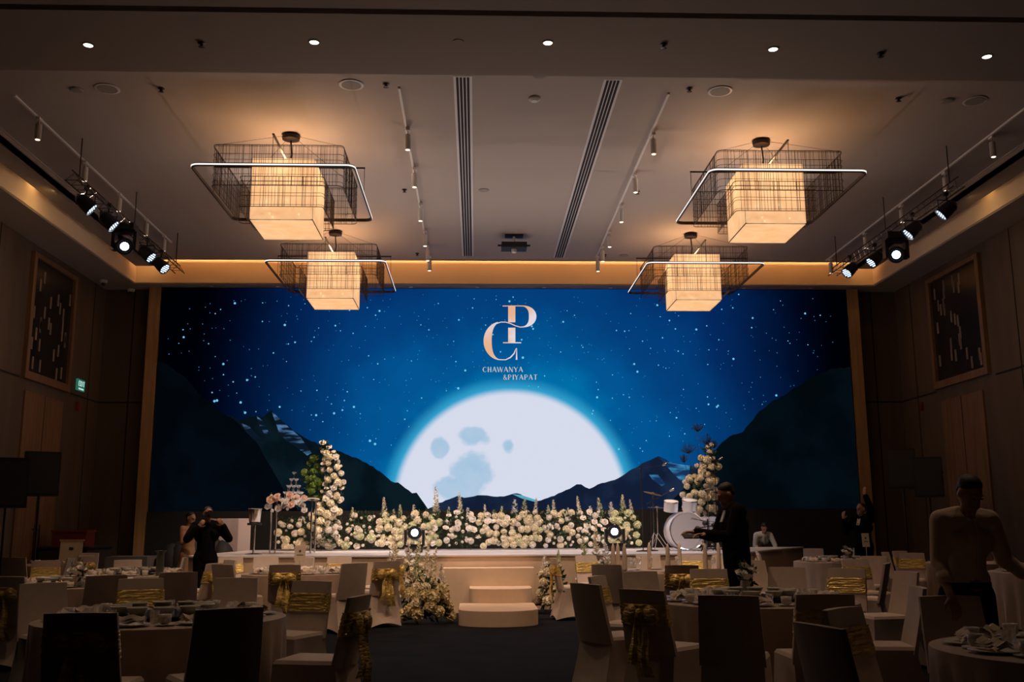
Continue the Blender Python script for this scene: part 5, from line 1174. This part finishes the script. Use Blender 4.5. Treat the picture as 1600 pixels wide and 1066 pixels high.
        for sd in (-1, 1): s.caps(sh[sd], (.058+ex)*k, el[sd], (.046+ex*.8)*k); s.caps(el[sd], (.046+ex*.8)*k, el[sd].lerp(wr[sd], .93*sleeve), (.034+ex*.7)*k)
        if jacket: s.caps(pel+V_(-.06, 0, -.14), .125*k, pel+V_(.06, 0, -.14), .125*k, 14)
        up = solid(s, 'jacket' if jacket else 'shirt', top, t, vox, 4)
        s = MB()
        for sd in (-1, 1): s.caps(neck+V_(.055*sd, .02, -.015), .014*k, neck+V_(.02*sd, -.075, -.045), .016*k, 8)
        s.caps(neck+V_(-.05, .035, -.005), .016*k, neck+V_(.05, .035, -.005), .016*k, 8)
        s.build('collar', shirtcol or top, up, True)
        if not jacket:
            MB().tube([neck+V_(0, -.115, -.06), chest+V_(0, -.146, 0), pel+V_(0, -.146, .16)], .006*k, 5).build('button_placket', top, up)
            for sd in (-1, 1): a_ = el[sd].lerp(wr[sd], .93*sleeve); d_ = (wr[sd]-el[sd]).normalized(); MB().caps(a_-d_*.03*k, .052*k, a_, .052*k, 12).build('rolled_cuff', top, up, True)
        if jacket: MB().box(neck+V_(0, -.098-.35*sin(lean)*.3, -.10), (.07*k, .02*k, .13*k), rx=-.35).build('shirt_front', shirtcol or M['wshirt'], up)
        s = MB()
        s.caps(pel+V_(-.05, 0, -.03), (.128 if not jacket else .115)*k, pel+V_(.05, 0, -.03), (.128 if not jacket else .115)*k, 14)
        for sd in (-1, 1): s.caps(hip[sd], .112*k, kn[sd], .075*k, 12); s.caps(kn[sd], .075*k, an[sd]+V_(0, 0, .0), .058*k, 12)
        tr = solid(s, 'trousers', legs, t, vox, 4)
        MB().lathe([(.142*k, -.02*k), (.145*k, -.018*k), (.145*k, .018*k), (.142*k, .02*k)], pel+V_(0, 0, .055), 24, Matrix.Diagonal((1.22, .92, 1)), close=False).build('belt', M['black'], tr) if not jacket else None
    else:
        s = MB(); s.caps(pel, .13*k, chest, .118*k, 16); s.caps(chest+V_(-.05, 0, 0), .11*k, chest+V_(.05, 0, 0), .11*k, 12)
        s.lathe([(.3*k, .02), (.26*k, .3*k), (.2*k, .65*k), (.15*k, .95*k), (.12*k, 1.1*k)], n=24)
        solid(s, 'dress', top, t, vox, 4)
    for sd in (-1, 1):
        s = MB(); s.caps(an[sd]+V_(0, .035, -.045), .042*k, an[sd]+V_(.01*sd, -.16, -.055), .034*k, 10); s.box(an[sd]+V_(.005*sd, -.06, -.076), (.085*k, .28*k, .018*k)); s.build('shoe', M['blackgloss'], t, True)
    return t, wr, k
down = lambda sd: ((.12*sd, .02, -1), (.05*sd, -.25, -1), (0, -.1, -1))
# suited man right of centre, profile to the left, reading what he holds
p = atz(1143, 994+6, 0); Yp = 11.7; p = aty(1153, 900, Yp)
t, wr, k = person('man in a black suit standing in profile, looking down at his hands', (p.x, Yp, 0), R(-84), 1.90, {'lean': .05, 'head': .38, -1: ((-.1, -.45, -1), (.15, -1, .18), (0, -1, .1)), 1: ((.1, -.4, -1), (-.15, -1, .12), (0, -1, .05))}, M['suit'], M['suit'], True, M['wshirt'], .012)
tag(MB().box((0, 0, 0), (.18, .14, .014), rx=.3).build('black_folder', M['black'], loc=Vector((p.x, Yp, 0))+Matrix.Rotation(R(-84), 3, 'Z') @ (Vector((wr[-1].x*.5+wr[1].x*.5, wr[1].y-.13, wr[1].z-.02)))), 'black folder held by the man in the black suit', 'folder')
# man in tan shirt, right, leaning over a table
Yp = 6.9; p = aty(1508, 905, Yp)
t, wr, k = person('man in a tan shirt and dark trousers standing over the chairs at right', (p.x, Yp, 0), R(8), 1.74, {'lean': .10, 'head': .45, -1: ((-.16, -.05, -1), (-.12, -.55, -.8), (.1, -.4, -.9)), 1: ((.34, .0, -1), (.55, -.55, -.6), (.3, -.5, -.6))}, M['shirt'], M['suit'], False, None, .011, sleeve=.55)
# man behind with raised arm
Yp = 20.4; p = aty(1350, 850, Yp)
person('man in a dark jacket raising one arm beside the right loudspeakers', (p.x, Yp, 0), R(-60), 1.85, {'lean': .02, -1: ((-.3, -.5, -.7), (.3, -.5, 1), (.1, -.2, 1)), 1: ((.5, -.5, .75), (-.1, -.35, 1), (0, -.2, 1))}, M['suit'], M['suit'], True, M['shirt'], .014)
# crouching helper behind the stage end
Yp = 23.45; p = aty(1186, 850, Yp)
person('person in a white shirt bending forward behind the right end of the stage deck', (p.x, Yp, 0), R(10), 1.6, {'lean': .5, 'head': .1, 'crouch': .06, -1: ((-.35, -.3, -1), (.2, -.5, -.8), (0, -.3, -1)), 1: ((.35, -.3, -1), (-.2, -.5, -.8), (0, -.3, -1))}, M['wshirt'], M['suit'], False, None, .014)
# photographer
Yp = 17.1; p = aty(322, 850, Yp)
t, wr, k = person('photographer in black holding a camera up to his face', (p.x, Yp, 0), R(25), 1.76, {'lean': .04, 'head': .05, -1: ((-.55, -.5, -.75), (.75, -.35, .95), (.5, -.3, .6)), 1: ((.55, -.5, -.75), (-.55, -.35, 1.0), (-.5, -.3, .6))}, M['suit'], M['suit'], True, M['suit'], .014, curl=.9)
cm_ = thing('photo_camera', 'black camera held before the face of the photographer', 'camera', (0, 0, 0)); off = Matrix.Rotation(R(25), 3, 'Z') @ Vector((0, -.2, 1.62)); cm_.location = Vector((p.x, Yp, 0))+off; cm_.rotation_euler.z = R(25)
MB().bx(-.07, .07, -.035, .035, -.05, .05).bx(-.03, .03, -.03, .03, .05, .07).build('camera_body', M['blackgloss'], cm_); MB().lathe([(.038, .03), (.038, .13), (.03, .13)], (0, 0, 0), 16, Matrix.Rotation(R(90), 3, 'X')).build('camera_lens', M['blackgloss'], cm_)
# woman
Yp = 19.7; p = aty(294, 850, Yp)
person('woman in a long amber dress looking at her phone, left of the photographer', (p.x, Yp, 0), R(55), 1.72, {'lean': .02, 'head': .2, -1: ((-.15, -.2, -1), (.25, -1, .35), (.1, -.8, .4)), 1: ((.15, -.2, -1), (-.25, -1, .35), (-.1, -.8, .4))}, M['dress'], M['dress'], False, None, .014, 'bun', female=True)
